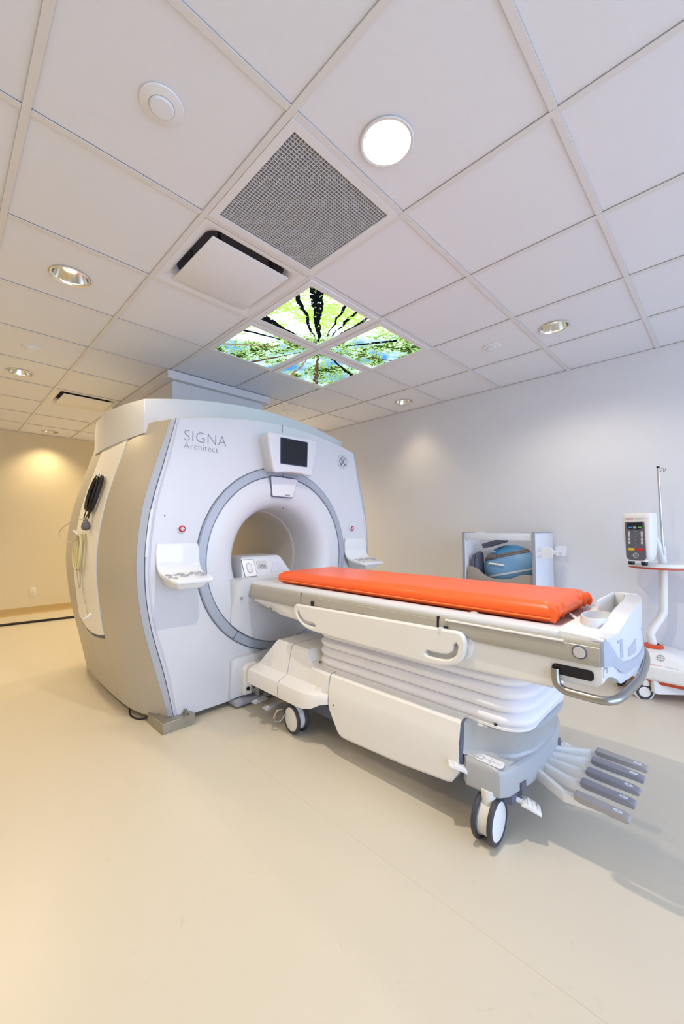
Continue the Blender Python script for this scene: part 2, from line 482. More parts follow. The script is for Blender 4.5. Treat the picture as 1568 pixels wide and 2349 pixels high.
# ------------------------------------------------------------------ plaque diffusers
NECK = mat('duct_grey', '#8d8b96', .7)
def diffuser(x0, y0, label):
    t = thing('supply_diffuser', label, 'ceiling vent', (x0 + G / 2, y0 + G / 2, CZ_), 'square plaque air diffusers')
    g = .0125
    rings = []
    for (ins, z, r) in ((g, 0, .004), (.03, 0, .01), (.045, .003, .03), (.065, .02, .06), (.08, .05, .08)):
        rings.append([(x0 + G / 2 + p[0], y0 + G / 2 + p[1], CZ_ + z) for p in rrect(G - 2 * ins, G - 2 * ins, r, 6)])
    part('flared_backpan', loft(rings, cap=False), DIFF, t)
    part('neck', loft([[(x0 + G / 2 + p[0], y0 + G / 2 + p[1], CZ_ + z) for p in rrect(.45, .45, .08, 6)] for z in (.05, .15)], cap=False), NECK, t)
    part('neck_top', box(x0 + .07, x0 + G - .07, y0 + .07, y0 + G - .07, CZ_ + .15, CZ_ + .17), NECK, t)
    q = .44
    part('plaque', box(x0 + G / 2 - q / 2, x0 + G / 2 + q / 2, y0 + G / 2 - q / 2, y0 + G / 2 + q / 2, CZ_ - .008, CZ_ - .002, .002), DIFF, t)
    for sx in (-1, 1):
        for sy in (-1, 1):
            part('hanger', box(x0 + G / 2 + sx * .15 - .008, x0 + G / 2 + sx * .15 + .008, y0 + G / 2 + sy * .15 - .002, y0 + G / 2 + sy * .15 + .002, CZ_ - .002, CZ_ + .15), STEEL, t)
diffuser(0, G, 'square plaque air diffuser next to the egg-crate grille')
diffuser(0, 6 * G, 'smaller-looking square plaque air diffuser at the far left of the ceiling')

# ------------------------------------------------------------------ sky panels (backlit photo print of tree tops)
def sky_material():
    m = bpy.data.materials.new('backlit_treetop_print'); m.use_nodes = True
    nt = m.node_tree; N = nt.nodes; L = nt.links; N.clear()
    def node(t, **k):
        n = N.new(t)
        for a, v in k.items(): setattr(n, a, v)
        return n
    def math_(op, a, b_=None):
        n = node('ShaderNodeMath', operation=op)
        for i, v in enumerate((a, b_)):
            if v is None: continue
            if isinstance(v, (int, float)): n.inputs[i].default_value = v
            else: L.new(v, n.inputs[i])
        return n.outputs[0]
    geo = node('ShaderNodeNewGeometry'); sep = node('ShaderNodeSeparateXYZ'); L.new(geo.outputs['Position'], sep.inputs[0])
    warp = node('ShaderNodeTexNoise'); warp.inputs['Scale'].default_value = 9; warp.inputs['Detail'].default_value = 2
    L.new(geo.outputs['Position'], warp.inputs['Vector'])
    wx = math_('MULTIPLY', math_('SUBTRACT', warp.outputs['Fac'], .5), .04)
    x = math_('ADD', math_('SUBTRACT', sep.outputs[0], 2 * G), wx); y = math_('SUBTRACT', math_('SUBTRACT', sep.outputs[1], 2 * G), wx)
    rr = math_('SQRT', math_('ADD', math_('MULTIPLY', x, x), math_('MULTIPLY', y, y)))
    def mix(f, a, b_):
        n = node('ShaderNodeMix', data_type='RGBA')
        if isinstance(f, (int, float)): n.inputs['Factor'].default_value = f
        else: L.new(f, n.inputs['Factor'])
        for key, v in (('A', a), ('B', b_)):
            if isinstance(v, tuple): n.inputs[key].default_value = v
            else: L.new(v, n.inputs[key])
        return n.outputs['Result']
    def noise_(scale, detail, rough=.6, off=0, dist=0):
        mp = node('ShaderNodeMapping'); mp.inputs['Location'].default_value = (off, off * .7, 0)
        L.new(geo.outputs['Position'], mp.inputs['Vector'])
        n = node('ShaderNodeTexNoise'); n.inputs['Scale'].default_value = scale; n.inputs['Detail'].default_value = detail; n.inputs['Roughness'].default_value = rough; n.inputs['Distortion'].default_value = dist
        L.new(mp.outputs[0], n.inputs['Vector']); return n.outputs['Fac']
    def ramp(v, lo, hi):
        n = node('ShaderNodeMapRange'); n.inputs[1].default_value = lo; n.inputs[2].default_value = hi; L.new(v, n.inputs[0]); return n.outputs[0]
    # sky
    nearness = ramp(math_('ADD', x, y), -.1, -.45)          # the panel nearest the door has blown-out sky
    sky = mix(ramp(noise_(4.5, 3, off=3), .40, .62), lin('#5aa6ee'), lin('#cfe8fb'))
    sky = mix(nearness, sky, lin('#f4fbff'))
    # foliage layers
    clump = noise_(5.0, 2, off=11)
    fine = noise_(58, 5, .72, off=5)
    leaf = math_('ADD', math_('MULTIPLY', clump, .85), math_('MULTIPLY', fine, 1.25))
    light = mix(noise_(60, 2, off=8), lin('#d3f07c'), lin('#86c653'))
    dark = mix(noise_(45, 2, off=21), lin('#0d1c1c'), lin('#2c5228'))
    far = mix(noise_(55, 3, off=31), lin('#15302f'), lin('#5f8f3a'))
    dk = mix(nearness, far, light)
    col = mix(ramp(leaf, .99, 1.05), sky, light)
    col = mix(ramp(leaf, 1.08, 1.15), col, dk)
    col = mix(math_('MULTIPLY', ramp(leaf, 1.15, 1.22), math_('SUBTRACT', 1, nearness)), col, dark)
    # trunks converge on the middle of the four panels
    def trunk(deg, wd, r0, r1, c, taper=1.0):
        nonlocal col
        a = math.radians(deg)
        d = math_('ABSOLUTE', math_('SUBTRACT', math_('MULTIPLY', x, math.sin(a)), math_('MULTIPLY', y, math.cos(a))))
        al = math_('ADD', math_('MULTIPLY', x, math.cos(a)), math_('MULTIPLY', y, math.sin(a)))
        lim = math_('ADD', math_('MULTIPLY', al, wd * taper), .001)
        f = math_('MULTIPLY', math_('LESS_THAN', d, lim), math_('MULTIPLY', math_('GREATER_THAN', al, r0), math_('LESS_THAN', al, r1)))
        gaps = math_('GREATER_THAN', noise_(40, 4, off=deg * .1), .38)
        f = math_('MULTIPLY', f, gaps)
        col = mix(f, col, c)
    T1 = lin('#141a1c'); T2 = lin('#6d5640'); T3 = lin('#a98f6c')
    trunk(227, .055, .12, 1, T1); trunk(218, .02, .2, 1, T1); trunk(188, .06, .25, 1, T1)
    trunk(243, .014, .2, .8, T1); trunk(252, .02, .22, .9, T1); trunk(262, .02, .2, .8, T1)
    trunk(142, .016, .1, .8, T3); trunk(112, .024, .15, .7, T2); trunk(165, .02, .3, .8, T1)
    trunk(302, .03, .22, .6, T1); trunk(335, .014, .2, .8, T2)
    trunk(50, .035, .12, .8, T2); trunk(72, .02, .2, .7, T3); trunk(18, .03, .2, .6, T1)
    out = node('ShaderNodeOutputMaterial'); em = node('ShaderNodeEmission')
    lum = node('ShaderNodeRGBToBW'); L.new(col, lum.inputs[0])
    st = math_('ADD', math_('MULTIPLY', math_('MULTIPLY', lum.outputs[0], lum.outputs[0]), 1.3), .85)
    L.new(col, em.inputs[0]); L.new(math_('MULTIPLY', st, SKYPOW), em.inputs[1])
    L.new(em.outputs[0], out.inputs[0]); return m
SKYPOW = 1.0
SKYM = sky_material()
names = {(1, 1): 'backlit sky ceiling panel with a big dark trunk, nearest the grille', (2, 1): 'backlit sky ceiling panel of dark pine branches, left of the four',
         (1, 2): 'backlit sky ceiling panel with leaves, right of the four', (2, 2): 'backlit sky ceiling panel of tree crowns, nearest the scanner'}
for (i, j), l in names.items():
    x0, y0 = j * G, i * G
    t = thing('sky_panel', l, 'ceiling light', (x0 + G / 2, y0 + G / 2, CZ_), 'backlit treetop ceiling panels')
    b = nb(); e = .052; g = .0125
    for a in ((x0 + g, x0 + e, y0 + g, y0 + G - g), (x0 + G - e, x0 + G - g, y0 + g, y0 + G - g), (x0 + e, x0 + G - e, y0 + g, y0 + e), (x0 + e, x0 + G - e, y0 + G - e, y0 + G - g)):
        box(*a, CZ_ - .006, CZ_ + .012, b=b)
    part('frame', b, DIFF, t)
    part('backlit_print', box(x0 + e - .002, x0 + G - e + .002, y0 + e - .002, y0 + G - e + .002, CZ_ - .001, CZ_ + .004), SKYM, t, label='glowing picture of tree tops and sky')
    sc = nb()
    for k in (.25, .75):
        for px, py in ((x0 + .03, y0 + G * k), (x0 + G - .03, y0 + G * k), (x0 + G * k, y0 + .03), (x0 + G * k, y0 + G - .03)):
            part('screw', cyl((px, py, CZ_ - .008), .004, .003, seg=10), KEYG, t)

# ------------------------------------------------------------------ ceiling duct enclosure over the scanner
t = thing('duct_enclosure', 'white boxed duct dropping from ceiling onto the scanner top', 'duct', (1.1, 3.1, CZ_))
cx0, cx1, cy0, cy1 = .572, 1.622, 2.406, 3.93
b = nb(); cw = .055
for a in ((cx0, cx1, cy0, cy0 + cw), (cx0, cx1, cy1 - cw, cy1), (cx0, cx0 + cw, cy0 + cw, cy1 - cw), (cx1 - cw, cx1, cy0 + cw, cy1 - cw)):
    box(*a, CZ_ - .07, CZ_ - .0005, .002, 1, b=b)
part('collar', b, PLASTER, t)
part('box_front', box(cx0 + cw + .006, cx1 - cw, cy0 + cw, cy0 + cw + .012, 2.13, CZ_ - .0702), PLASTER, t)
part('box_side', box(cx0 + cw, cx0 + cw + .012, cy0 + cw + .018, cy1 - cw, 2.13, CZ_ - .0702), PLASTER, t)
part('box_side', box(cx1 - cw - .012, cx1 - cw, cy0 + cw + .018, cy1 - cw, 2.13, CZ_ - .0702), PLASTER, t)
part('box_back', box(cx0 + cw + .013, cx1 - cw - .013, cy1 - cw - .012, cy1 - cw, 2.13, CZ_ - .0702), PLASTER, t)

# ================================================================== MRI SCANNER
CX, CZc, FY = 1.05, .969, 1.44
SC = thing('mri_scanner', 'large white and silver tunnel scanner under the ceiling duct', 'medical scanner', (CX, 2.3, 0))
HF = [(.03, .775), (.052, .781), (.324, .837), (.581, .909), (.762, .943), (.989, .954), (1.216, .938), (1.371, .911), (1.585, .856), (1.858, .793), (2.0, .755)]   # white face half width
HT = [(.03, .815), (.065, .82), (.35, .90), (.59, .965), (.82, 1.004), (.99, 1.014), (1.216, .999), (1.394, .966), (1.66, .89), (1.85, .833), (2.0, .79)]          # outer trim half width
ztop = lambda dx: 1.971 - .175 * dx * dx
zc_l = 1.861
def face_outline():
    pts = []
    n = 36
    for k in range(n + 1):                       # left edge, bottom to top
        z = .035 + (zc_l - .035) * k / n; pts.append((-csp(HF, z), z))
    m = 30; h = csp(HF, zc_l)
    for k in range(1, m):
        dx = -h + 2 * h * k / m; pts.append((dx, ztop(dx)))
    for k in range(n + 1):
        z = zc_l - (zc_l - .035) * k / n; pts.append((csp(HF, z), z))
    for k in range(1, 24):
        h = csp(HF, .035); pts.append((h - 2 * h * k / 24, .035))
    return pts
out = face_outline()
RO = .668
b = nb()
rows = [[], [], [], [], []]
for dx, z in out:
    a = math.atan2(z - CZc, dx); r = math.hypot(dx, z - CZc); c, s = math.cos(a), math.sin(a)
    rm = min(.865, .25 * RO + .75 * r)
    for q, (rr, yy) in enumerate(((r, FY + .06), (r - .0005, FY + .008), (r - .009, FY), (rm, FY + .001), (RO, FY + .012))):
        rows[q].append((CX + c * rr, yy, CZc + s * rr))
rows.append([(CX + RO * math.cos(math.atan2(z - CZc, dx)), FY + .05, CZc + RO * math.sin(math.atan2(z - CZc, dx))) for dx, z in out])
loft(rows, cap=False, b=b)
part('front_cover', b, WHITE, SC, smooth=30)
# thin split line in the cover above the display
part('cover_seam', box(CX - .0015, CX + .0015, FY - .0015, FY + .002, ztop(0) - .06, ztop(0) - .003), SEAM, SC)
# shoulder behind the front cover (top) and core body
def ring_xz(f, y, zlo, top_f, n=24):
    pts = []
    for k in range(n + 1):
        z = zlo + (zc_l - zlo) * k / n; pts.append((CX - f * csp(HT, z), y, z))
    h = f * csp(HT, zc_l)
    for k in range(1, 20):
        dx = -h + 2 * h * k / 20; pts.append((CX + dx, y, top_f(dx)))
    for k in range(n + 1):
        z = zc_l - (zc_l - zlo) * k / n; pts.append((CX + f * csp(HT, z), y, z))
    return pts
def hollow(f, y0, y1, zlo, m, name):
    bb = nb(); r0 = ring_xz(f, y0, zlo, lambda dx: ztop(dx) - .004); r1 = ring_xz(f, y1, zlo, lambda dx: ztop(dx) + .01)
    loft([r0, r1], cap=False, b=bb)
    # end walls with a circular opening for the bore
    for y, rr in ((y0, r0), (y1, r1)):
        inn = []
        for p in rr:
            a = math.atan2(p[2] - CZc, p[0] - CX); inn.append((CX + .55 * math.cos(a), y, CZc + .55 * math.sin(a)))
        loft([rr, inn], cap=False, b=bb)
    part(name, bb, m, SC, smooth=30)
hollow(.93, FY + .055, 3.0, .045, WHITE2, 'core_body')
# grey ring around the bore + dark joint lines
part('bore_ring', lathe([(.667, FY + .03), (.666, FY + .004), (.660, FY - .004), (.614, FY - .008), (.607, FY - .002), (.606, FY + .03)], (CX, 0, CZc), 'y', 96), RINGG, SC)
part('ring_joint', lathe([(.670, FY + .02), (.6715, FY + .009), (.6655, FY + .009), (.6655, FY + .02)], (CX, 0, CZc), 'y', 96), SEAM, SC)
part('ring_joint', lathe([(.608, FY + .02), (.608, FY + .0025), (.602, FY + .0025), (.602, FY + .02)], (CX, 0, CZc), 'y', 96), SEAM, SC)
for a in (90, 232, 308):
    t_ = math.radians(a)
    bb = box(-.0015, .0015, -.0095, .01, .604, .668)
    xf(bb, Matrix.Translation((CX, FY, CZc)) @ Matrix.Rotation(-(t_ - PI / 2), 4, 'Y'))
    part('ring_joint', bb, SEAM, SC)
# flare and tunnel
fl_prof = [(.604, FY + .012), (.600, FY + .001), (.56, FY - .006), (.50, FY - .008), (.455, FY + .002), (.42, FY + .022), (.395, FY + .05), (.378, FY + .09), (.366, FY + .15), (.360, FY + .22), (.357, FY + .30)]
part('bore_flare', lathe(fl_prof, (CX, 0, CZc), 'y', 96), WHITE, SC, smooth=60)
part('bore_tunnel', lathe([(.357, FY + .30), (.354, FY + .303), (.352, FY + .33), (.352, 2.7), (.37, 2.9), (.42, 3.02), (.56, 3.06)], (CX, 0, CZc), 'y', 96), BORE, SC, smooth=60)
# rear cover with opening
bb = nb(); rr = ring_xz(.95, 3.0, .05, lambda dx: ztop(dx)); r2 = ring_xz(.85, 3.07, .06, lambda dx: ztop(dx) - .05)
inn = [(CX + .56 * math.cos(math.atan2(p[2] - CZc, p[0] - CX)), 3.06, CZc + .56 * math.sin(math.atan2(p[2] - CZc, p[0] - CX))) for p in rr]
loft([rr, r2, inn], cap=False, b=bb); part('rear_cover', bb, WHITE2, SC)
# port in the flare (right side)
part('bore_port', box(CX + .392, CX + .40, 1.545, 1.575, 1.0 - .0, 1.045), KEYG, SC)

# curved trims either side of the front cover and barrel side panels
def strip(h0, h1, y0, y1, zlo, zhi, s, n=36, dz=0):
    """curved band from half width h0(z) at y0 to h1(z) at y1 on side s, with 8 mm return"""
    rings = []
    for k in range(n + 1):
        z = zlo + (zhi - zlo) * k / n
        a, c = h0(z), h1(z)
        rings.append([(CX + s * a, y0, z), (CX + s * c, y1, z), (CX + s * (c - .02), y1 + .02, z), (CX + s * (a - .02), y0 + .03, z)])
    return loft(rings)
hf = lambda z: csp(HF, z); ht = lambda z: csp(HT, z)
for s in (-1, 1):
    part('trim_strip', strip(lambda z: hf(z) + .003, lambda z: hf(z) + .3 * (ht(z) - hf(z)) + .001, FY + .003, FY + .008, .035, 1.868, s), TRIML, SC, label='pale lavender edge strip')
    part('trim_groove', strip(lambda z: hf(z) + .3 * (ht(z) - hf(z)), lambda z: hf(z) + .5 * (ht(z) - hf(z)), FY + .012, FY + .014, .04, 1.866, s), SEAM, SC)
    part('trim_strip', strip(lambda z: hf(z) + .42 * (ht(z) - hf(z)), lambda z: ht(z), FY + .009, FY + .03, .04, 1.862, s), TRIMG, SC, label='grey blue edge strip')
    part('light_bar', strip(lambda z: hf(z) + .01, lambda z: hf(z) + .022, FY + .001, FY + .006, 1.02, 1.30, s, 8), GLOSSW, SC, label='glossy white inlay in edge strip')
BU = [(1.47, 0), (1.54, .035), (1.633, .075), (1.74, .108), (1.853, .125), (2.05, .135), (2.5, .135), (2.8, .115), (3.0, .08), (3.2, .0)]
def xs(y, z):
    amp = lerp([(0, 1.0), (.3, .82), (.7, .60), (1.2, .52), (1.9, .5)], z)
    return ht(z) + csp(BU, y) * amp
def side_patch(y0, y1, zlo, zhi, s, push=0.0, ny=14, nz=30, thick=.03):
    b = nb(); g = []
    for i in range(ny + 1):
        y = y0 + (y1 - y0) * i / ny; row = []
        for k in range(nz + 1):
            a = zlo(y) if callable(zlo) else zlo; c = zhi(y) if callable(zhi) else zhi
            z = a + (c - a) * k / nz
            row.append(b.verts.new((CX + s * (xs(y, z) + push), y, z)))
        g.append(row)
    for i in range(ny):
        for k in range(nz): b.faces.new((g[i][k], g[i + 1][k], g[i + 1][k + 1], g[i][k + 1]))
    ex = bmesh.ops.extrude_face_region(b, geom=b.faces[:])
    for v in [e for e in ex['geom'] if isinstance(e, bmesh.types.BMVert)]: v.co.x -= s * thick
    bmesh.ops.recalc_face_normals(b, faces=b.faces)
    return b
YS, YR = 1.97, 2.56
zbot = lambda y: lerp([(1.5, .035), (1.9, .05), (2.4, .06), (3.2, .07)], y)
for s in (-1, 1):
    part('side_panel', side_patch(FY + .033, YS, zbot, lambda y: lerp([(1.5, 1.86), (3.2, 1.95)], y), s), SILVER, SC, smooth=30)
    zser = lambda y: lerp([(YS, .49), (2.1, .47), (2.25, .455), (2.4, .47), (YR, .53)], y)
    part('service_panel', side_patch(YS + .004, YR, lambda y: zser(y), lambda y: 1.98, s, .006), WHITE2, SC, smooth=30)
    part('panel_joint', side_patch(YS + .004, YR, lambda y: zser(y) - .022, lambda y: zser(y) - .002, s, .002, nz=2), SEAM, SC)
    part('side_panel', side_patch(YS + .003, YR - .2, zbot, lambda y: zser(y) - .024, s, nz=8), SILVER, SC, smooth=30)
    part('side_panel', side_patch(YR - .197, YR, zbot, lambda y: zser(y) - .024, s, nz=8), SILVER, SC, smooth=30)
    part('side_panel', side_patch(YR + .004, 3.19, zbot, 1.93, s), SILVER, SC, smooth=30)
# white top cap, arched, sitting across the body
def cap_ring(y, zl, za, x0, zb):
    h = CX - x0; pts = [(x0, y, zb)]
    pts.append((x0, y, (zb + zl) / 2))
    for k in range(21):
        dx = -h + 2 * h * k / 20; pts.append((CX + dx, y, zl + (za - zl) * (1 - (dx / h) ** 2)))
    pts.append((2 * CX - x0, y, (zb + zl) / 2)); pts.append((2 * CX - x0, y, zb))
    return pts
caps = [cap_ring(1.70, 2.016, 2.133, .148, 1.80), cap_ring(1.705, 2.022, 2.139, .143, 1.80), cap_ring(2.03, 2.052, 2.15, .12, 1.80), cap_ring(2.42, 2.078, 2.16, .11, 1.80)]
caps2 = [cap_ring(2.424, 2.078, 2.16, .11, 1.80), cap_ring(2.75, 2.06, 2.14, .13, 1.80), cap_ring(2.95, 2.0, 2.08, .17, 1.80), cap_ring(3.02, 1.93, 2.0, .22, 1.80)]
part('top_cap', loft(caps), WHITE, SC, smooth=50)
part('cap_seam', loft([cap_ring(2.4195, 2.076, 2.158, .1105, 1.80), cap_ring(2.4245, 2.076, 2.158, .1105, 1.80)]), SEAM, SC)
part('top_cap', loft(caps2), WHITE, SC, smooth=50)
# cove between the face top and the cap
bb = nb()
rr = [[(CX + dx, FY + .05, ztop(dx) - .004) for dx in [(-.79 + 1.58 * k / 30) for k in range(31)]],
      [(CX + dx, FY + .14, ztop(dx) + .006) for dx in [(-.80 + 1.60 * k / 30) for k in range(31)]],
      [(CX + dx, FY + .22, ztop(dx) + .02) for dx in [(-.82 + 1.64 * k / 30) for k in range(31)]],
      [(CX + dx, FY + .268, ztop(dx) + .05) for dx in [(-.84 + 1.68 * k / 30) for k in range(31)]]]
loft(rr, cap=False, close=False, b=bb); part('top_cove', bb, WHITE, SC, smooth=60)

# display hood
yp = 1.30
hoodc = [(-.214, 1.853), (.262, 1.868), (.163, 1.577), (.085, 1.588), (.0, 1.59), (-.085, 1.585), (-.176, 1.572)]
def rounded(poly, r, n=5):
    o = []; N = len(poly)
    for i in range(N):
        p, a, c = V(poly[i]), V(poly[i - 1]), V(poly[(i + 1) % N])
        d1 = (a - p); d2 = (c - p); rr = min(r, d1.length * .4, d2.length * .4)
        p1 = p + d1.normalized() * rr; p2 = p + d2.normalized() * rr
        for k in range(n + 1):
            t = k / n; o.append(tuple((1 - t) ** 2 * p1 + 2 * t * (1 - t) * p + t * t * p2))
    return o
hoodc = [(-.235, 1.856), (.235, 1.862), (.175, 1.578), (.085, 1.590), (.0, 1.594), (-.085, 1.590), (-.175, 1.574)]
ho = rounded(hoodc, .03)
hood = part('display_hood', plate(ho, [], .016, .008, basis((CX, yp + .016, 0), (1, 0, 0), (0, 0, 1))), WHITE, SC)
bb = nb()
inner = rounded([(CX - .205, 1.842), (CX + .205, 1.842), (CX + .15, 1.60), (CX - .15, 1.60)], .02)
loft([[(p[0], yp + .028, p[1]) for p in inner], [(CX + (p[0] - CX) * 1.03, FY - .0, 1.72 + (p[1] - 1.72) * 1.03) for p in inner], [(CX + (p[0] - CX) * 1.05, FY + .03, 1.72 + (p[1] - 1.72) * 1.05) for p in inner]], b=bb)
part('display_neck', bb, WHITE, SC)
sq = [(CX - .112, 1.835), (CX + .143, 1.835), (CX + .115, 1.645), (CX - .128, 1.645)]
sq = [(CX - .124, 1.834), (CX + .13, 1.834), (CX + .124, 1.644), (CX - .124, 1.644)]
part('bezel', prism(rounded(sq, .008), 'y', yp - .003, yp + .01), BEZEL, hood)
sq2 = [(p[0] + (.007 if p[0] < CX else -.007), p[1] + (.007 if p[1] < 1.7 else -.005)) for p in sq]
part('screen', prism(rounded(sq2, .004), 'y', yp - .0045, yp + .0), SCREEN, hood)
# sensor pod under the ring
pod = rounded([(CX - .115, 1.567), (CX + .135, 1.562), (CX + .085, 1.42), (CX - .10, 1.422)], .012)
pod_o = part('sensor_pod', plate(pod, [], .012, .005, basis((CX, FY - .009, 0), (1, 0, 0), (0, 0, 1)) @ Matrix.Translation((-CX, 0, 0))), GLOSSW, SC)
part('pod_outline', plate(rounded([(CX - .122, 1.573), (CX + .142, 1.568), (CX + .09, 1.413), (CX - .106, 1.415)], .014), [], .004, .001, basis((0, FY - .0075, 0), (1, 0, 0), (0, 0, 1))), SEAM, SC)
part('lens_window', box(CX + .01, CX + .055, FY - .024, FY - .018, 1.428, 1.438), TAUPE, pod_o)
part('sensor_dot', cyl((CX, FY - .013, 1.335), .004, .006, 'y', 10), SEAM, SC)
part('sensor_dot', cyl((CX - .87, FY - .002, 1.262), .004, .004, 'y', 10), SEAM, SC)
# emergency stop buttons
for s in (-1, 1):
    x = CX + s * .765; z = 1.182
    e = part('stop_button', lathe([(0, -.012), (.016, -.012), (.021, -.008), (.022, 0)], (x, FY, z), 'y', 28), REDB, SC, label='round red stop button')
    part('button_ring', lathe([(.022, -.006), (.026, -.003), (.027, .002)], (x, FY, z), 'y', 28), WHITE2, e)
    part('button_mark', lathe([(.0095, -.0128), (.0125, -.0128), (.0125, -.0115), (.0095, -.0115)], (x, FY, z), 'y', 24), TEXTW, e)
    part('button_mark', plate([(-.007, .005), (.007, .005), (0, -.007)], [], .0006, .0001, basis((x, FY - .0125, z), (1, 0, 0), (0, 0, 1))), TEXTW, e)
# control shelves on each side
def shelf(s):
    x0, x1 = (CX - .925, CX - .655) if s < 0 else (CX + .665, CX + .94)
    xi, xo = x0, x1
    # curved sheet: vertical back plate blending into a forward shelf
    prof = [(FY - .012, 1.095), (FY - .014, 1.04), (FY - .018, .985), (FY - .032, .95), (FY - .06, .925), (FY - .12, .91), (FY - .235, .892)]
    prof = smooth_path([(0, p[0], p[1]) for p in prof], 4)
    th = .022; rings = []
    n = len(prof)
    for i, p in enumerate(prof):
        f = i / (n - 1)
        ins = .012 * (1 - min(1, i / 3)) + (.02 if i == n - 1 else 0)
        tg = (prof[min(i + 1, n - 1)] - prof[max(i - 1, 0)]).normalized(); nn = V((0, -tg.z, tg.y))
        if nn.z > 0 or nn.y > 0: nn = -nn if nn.y > .3 else nn
        q = V((0, p.y, p.z)); r = q - V((0, -abs(tg.z), abs(tg.y))) * th
        dx = 0
        if s < 0: a0, a1 = x0 + ins + .02 * f, x1 - ins + .0 * f
        else: a0, a1 = x0 + ins, x1 - ins
        rings.append([(a0, q.y, q.z), (a1, q.y, q.z), (a1, r.y, r.z), (a0, r.y, r.z)])
    o = part('control_shelf', loft(rings, w=.006, seg=3, ang=50), GLOSSW, SC, label='glossy white control shelf with grey keys')
    # box under the shelf
    ya, yb = FY - .002, FY - .21
    under = loft([[(x0 + .03, ya, .915), (x1 - .02, ya, .915), (x1 - .05, ya, .845), (x0 + .06, ya, .845)],
                  [(x0 + .03, FY - .10, .90), (x1 - .02, FY - .10, .90), (x1 - .05, FY - .10, .84), (x0 + .06, FY - .10, .84)],
                  [(x0 + .04, yb, .875), (x1 - .03, yb, .875), (x1 - .07, yb + .02, .838), (x0 + .07, yb + .02, .838)]], w=.006)
    part('shelf_box', under, WHITE2, o)
    cxk = (x0 + x1) / 2
    keys = [(-.10, -.055, .012), (-.085, -.068, .01), (-.10, -.10, .013), (-.08, -.125, .014), (-.055, -.06, .012), (-.02, -.05, .022), (-.01, -.085, .026), (.03, -.07, .014),
            (.05, -.045, .012), (.07, -.055, .012), (.062, -.09, .014), (.085, -.11, .014), (.09, -.05, .014), (.105, -.07, .013), (.112, -.09, .014), (.105, -.105, .012)]
    for kx, ky, kr in keys:
        yk = FY - .045 + ky * 1.0
        zk = csp([(FY - .235, .892), (FY - .12, .910), (FY - .06, .925)], yk)
        kb = lathe([(0, .004), (kr * .8, .004), (kr, .001), (kr, -.004)], (0, 0, 0), 'z', 14)
        xf(kb, Matrix.Translation((cxk + kx, yk, zk + .002)) @ Matrix.Rotation(math.radians(9), 4, 'X') @ Matrix.Diagonal((1, .62, 1, 1)))
        part('key', kb, KEYG, o)
shelf(-1); shelf(1)
# lettering on the cover
fm = lambda x, z: basis((x, FY - .0008, z), (1, 0, 0), (0, 0, 1))
part('lettering', textmesh('SIGNA', .098, fm(.288, 1.735), off=-.0022, space=1.06), TEXTG, SC, label='grey word SIGNA')
part('lettering', textmesh('Architect', .058, fm(.289, 1.685), off=-.0012, space=1.06), TEXTG, SC, label='grey word Architect')
# round monogram badge
bx, bz = 1.70, 1.765
bd = part('badge', lathe([(0, -.003), (.056, -.003), (.058, -.001), (.058, .002)], (bx, FY, bz), 'y', 40), WHITE, SC, label='round monogram badge')
part('badge_outline', lathe([(.0585, .002), (.0585, -.0015), (.0605, -.0015), (.0605, .002)], (bx, FY, bz), 'y', 40), TEXTG, bd)
part('monogram_ring', lathe([(.0385, -.003), (.0385, -.0045), (.044, -.0045), (.044, -.003)], (bx, FY, bz), 'y', 40), TEXTG, bd)
def script(pts, r=.0034):
    return tube([(bx + p[0] * 1.15, FY - .0035, bz + p[1] * 1.15) for p in pts], r, 6, n=6)
part('monogram', script([(-.002, .019), (-.010, .026), (-.019, .021), (-.02, .008), (-.008, .002), (.002, .006), (-.004, -.006), (-.014, -.010), (-.022, -.018), (-.014, -.026), (-.006, -.018), (-.002, -.006), (.003, .01)]), TEXTG, bd)
part('monogram', script([(.018, .026), (.010, .020), (.008, .010), (.016, .006), (.008, .0), (.006, -.012), (.014, -.018), (.022, -.014), (.022, -.024), (.012, -.026)]), TEXTG, bd)
for a in range(4):
    t_ = a * PI / 2 + PI / 4
    part('monogram', tube([(bx + 0.037 * math.cos(t_ - .35), FY - .004, bz + 0.037 * math.sin(t_ - .35)), (bx + .029 * math.cos(t_), FY - .004, bz + .029 * math.sin(t_)), (bx + 0.037 * math.cos(t_ + .35), FY - .004, bz + 0.037 * math.sin(t_ + .35))], .0016, 6), TEXTG, bd)
# dock under the bore mouth
bb = nb(); NXd, NZd = 32, 16; hwd = .43
ztd = .842
gr = []
for i in range(NXd + 1):
    dx = -hwd + 2 * hwd * i / NXd
    zr = CZc - math.sqrt(.603 ** 2 - dx * dx); row = []
    for k in range(NZd + 1):
        f = k / NZd; z = zr + (ztd - zr) * f
        edge = min(1, (hwd - abs(dx)) / .03)
        row.append((CX + dx, FY - .010 - (.012 + .085 * f ** 1.5) * (.35 + .65 * edge), z))
    row.append((CX + dx, FY + .06, ztd))
    gr.append([(CX + dx, FY + .06, zr)] + row)
loft(gr, b=bb)
part('dock_bridge', bb, WHITE, SC, smooth=50)
part('dock_bolt', lathe([(0, -.006), (.008, -.006), (.010, -.002), (.010, .004)], (CX - .385, FY - .072, .72), 'y', 14), KEYG, SC)
part('dock_foot', prism([(CX - .44, .06), (CX - .43, .30), (CX - .39, .32), (CX + .39, .32), (CX + .43, .30), (CX + .44, .06)], 'y', FY - .035, FY + .02, .008), WHITE, SC)
part('dock_foot', prism([(CX - .36, .075), (CX - .36, .24), (CX - .33, .27), (CX + .33, .27), (CX + .36, .24), (CX + .36, .075)], 'y', FY - .075, FY - .02, .008), WHITE2, SC)
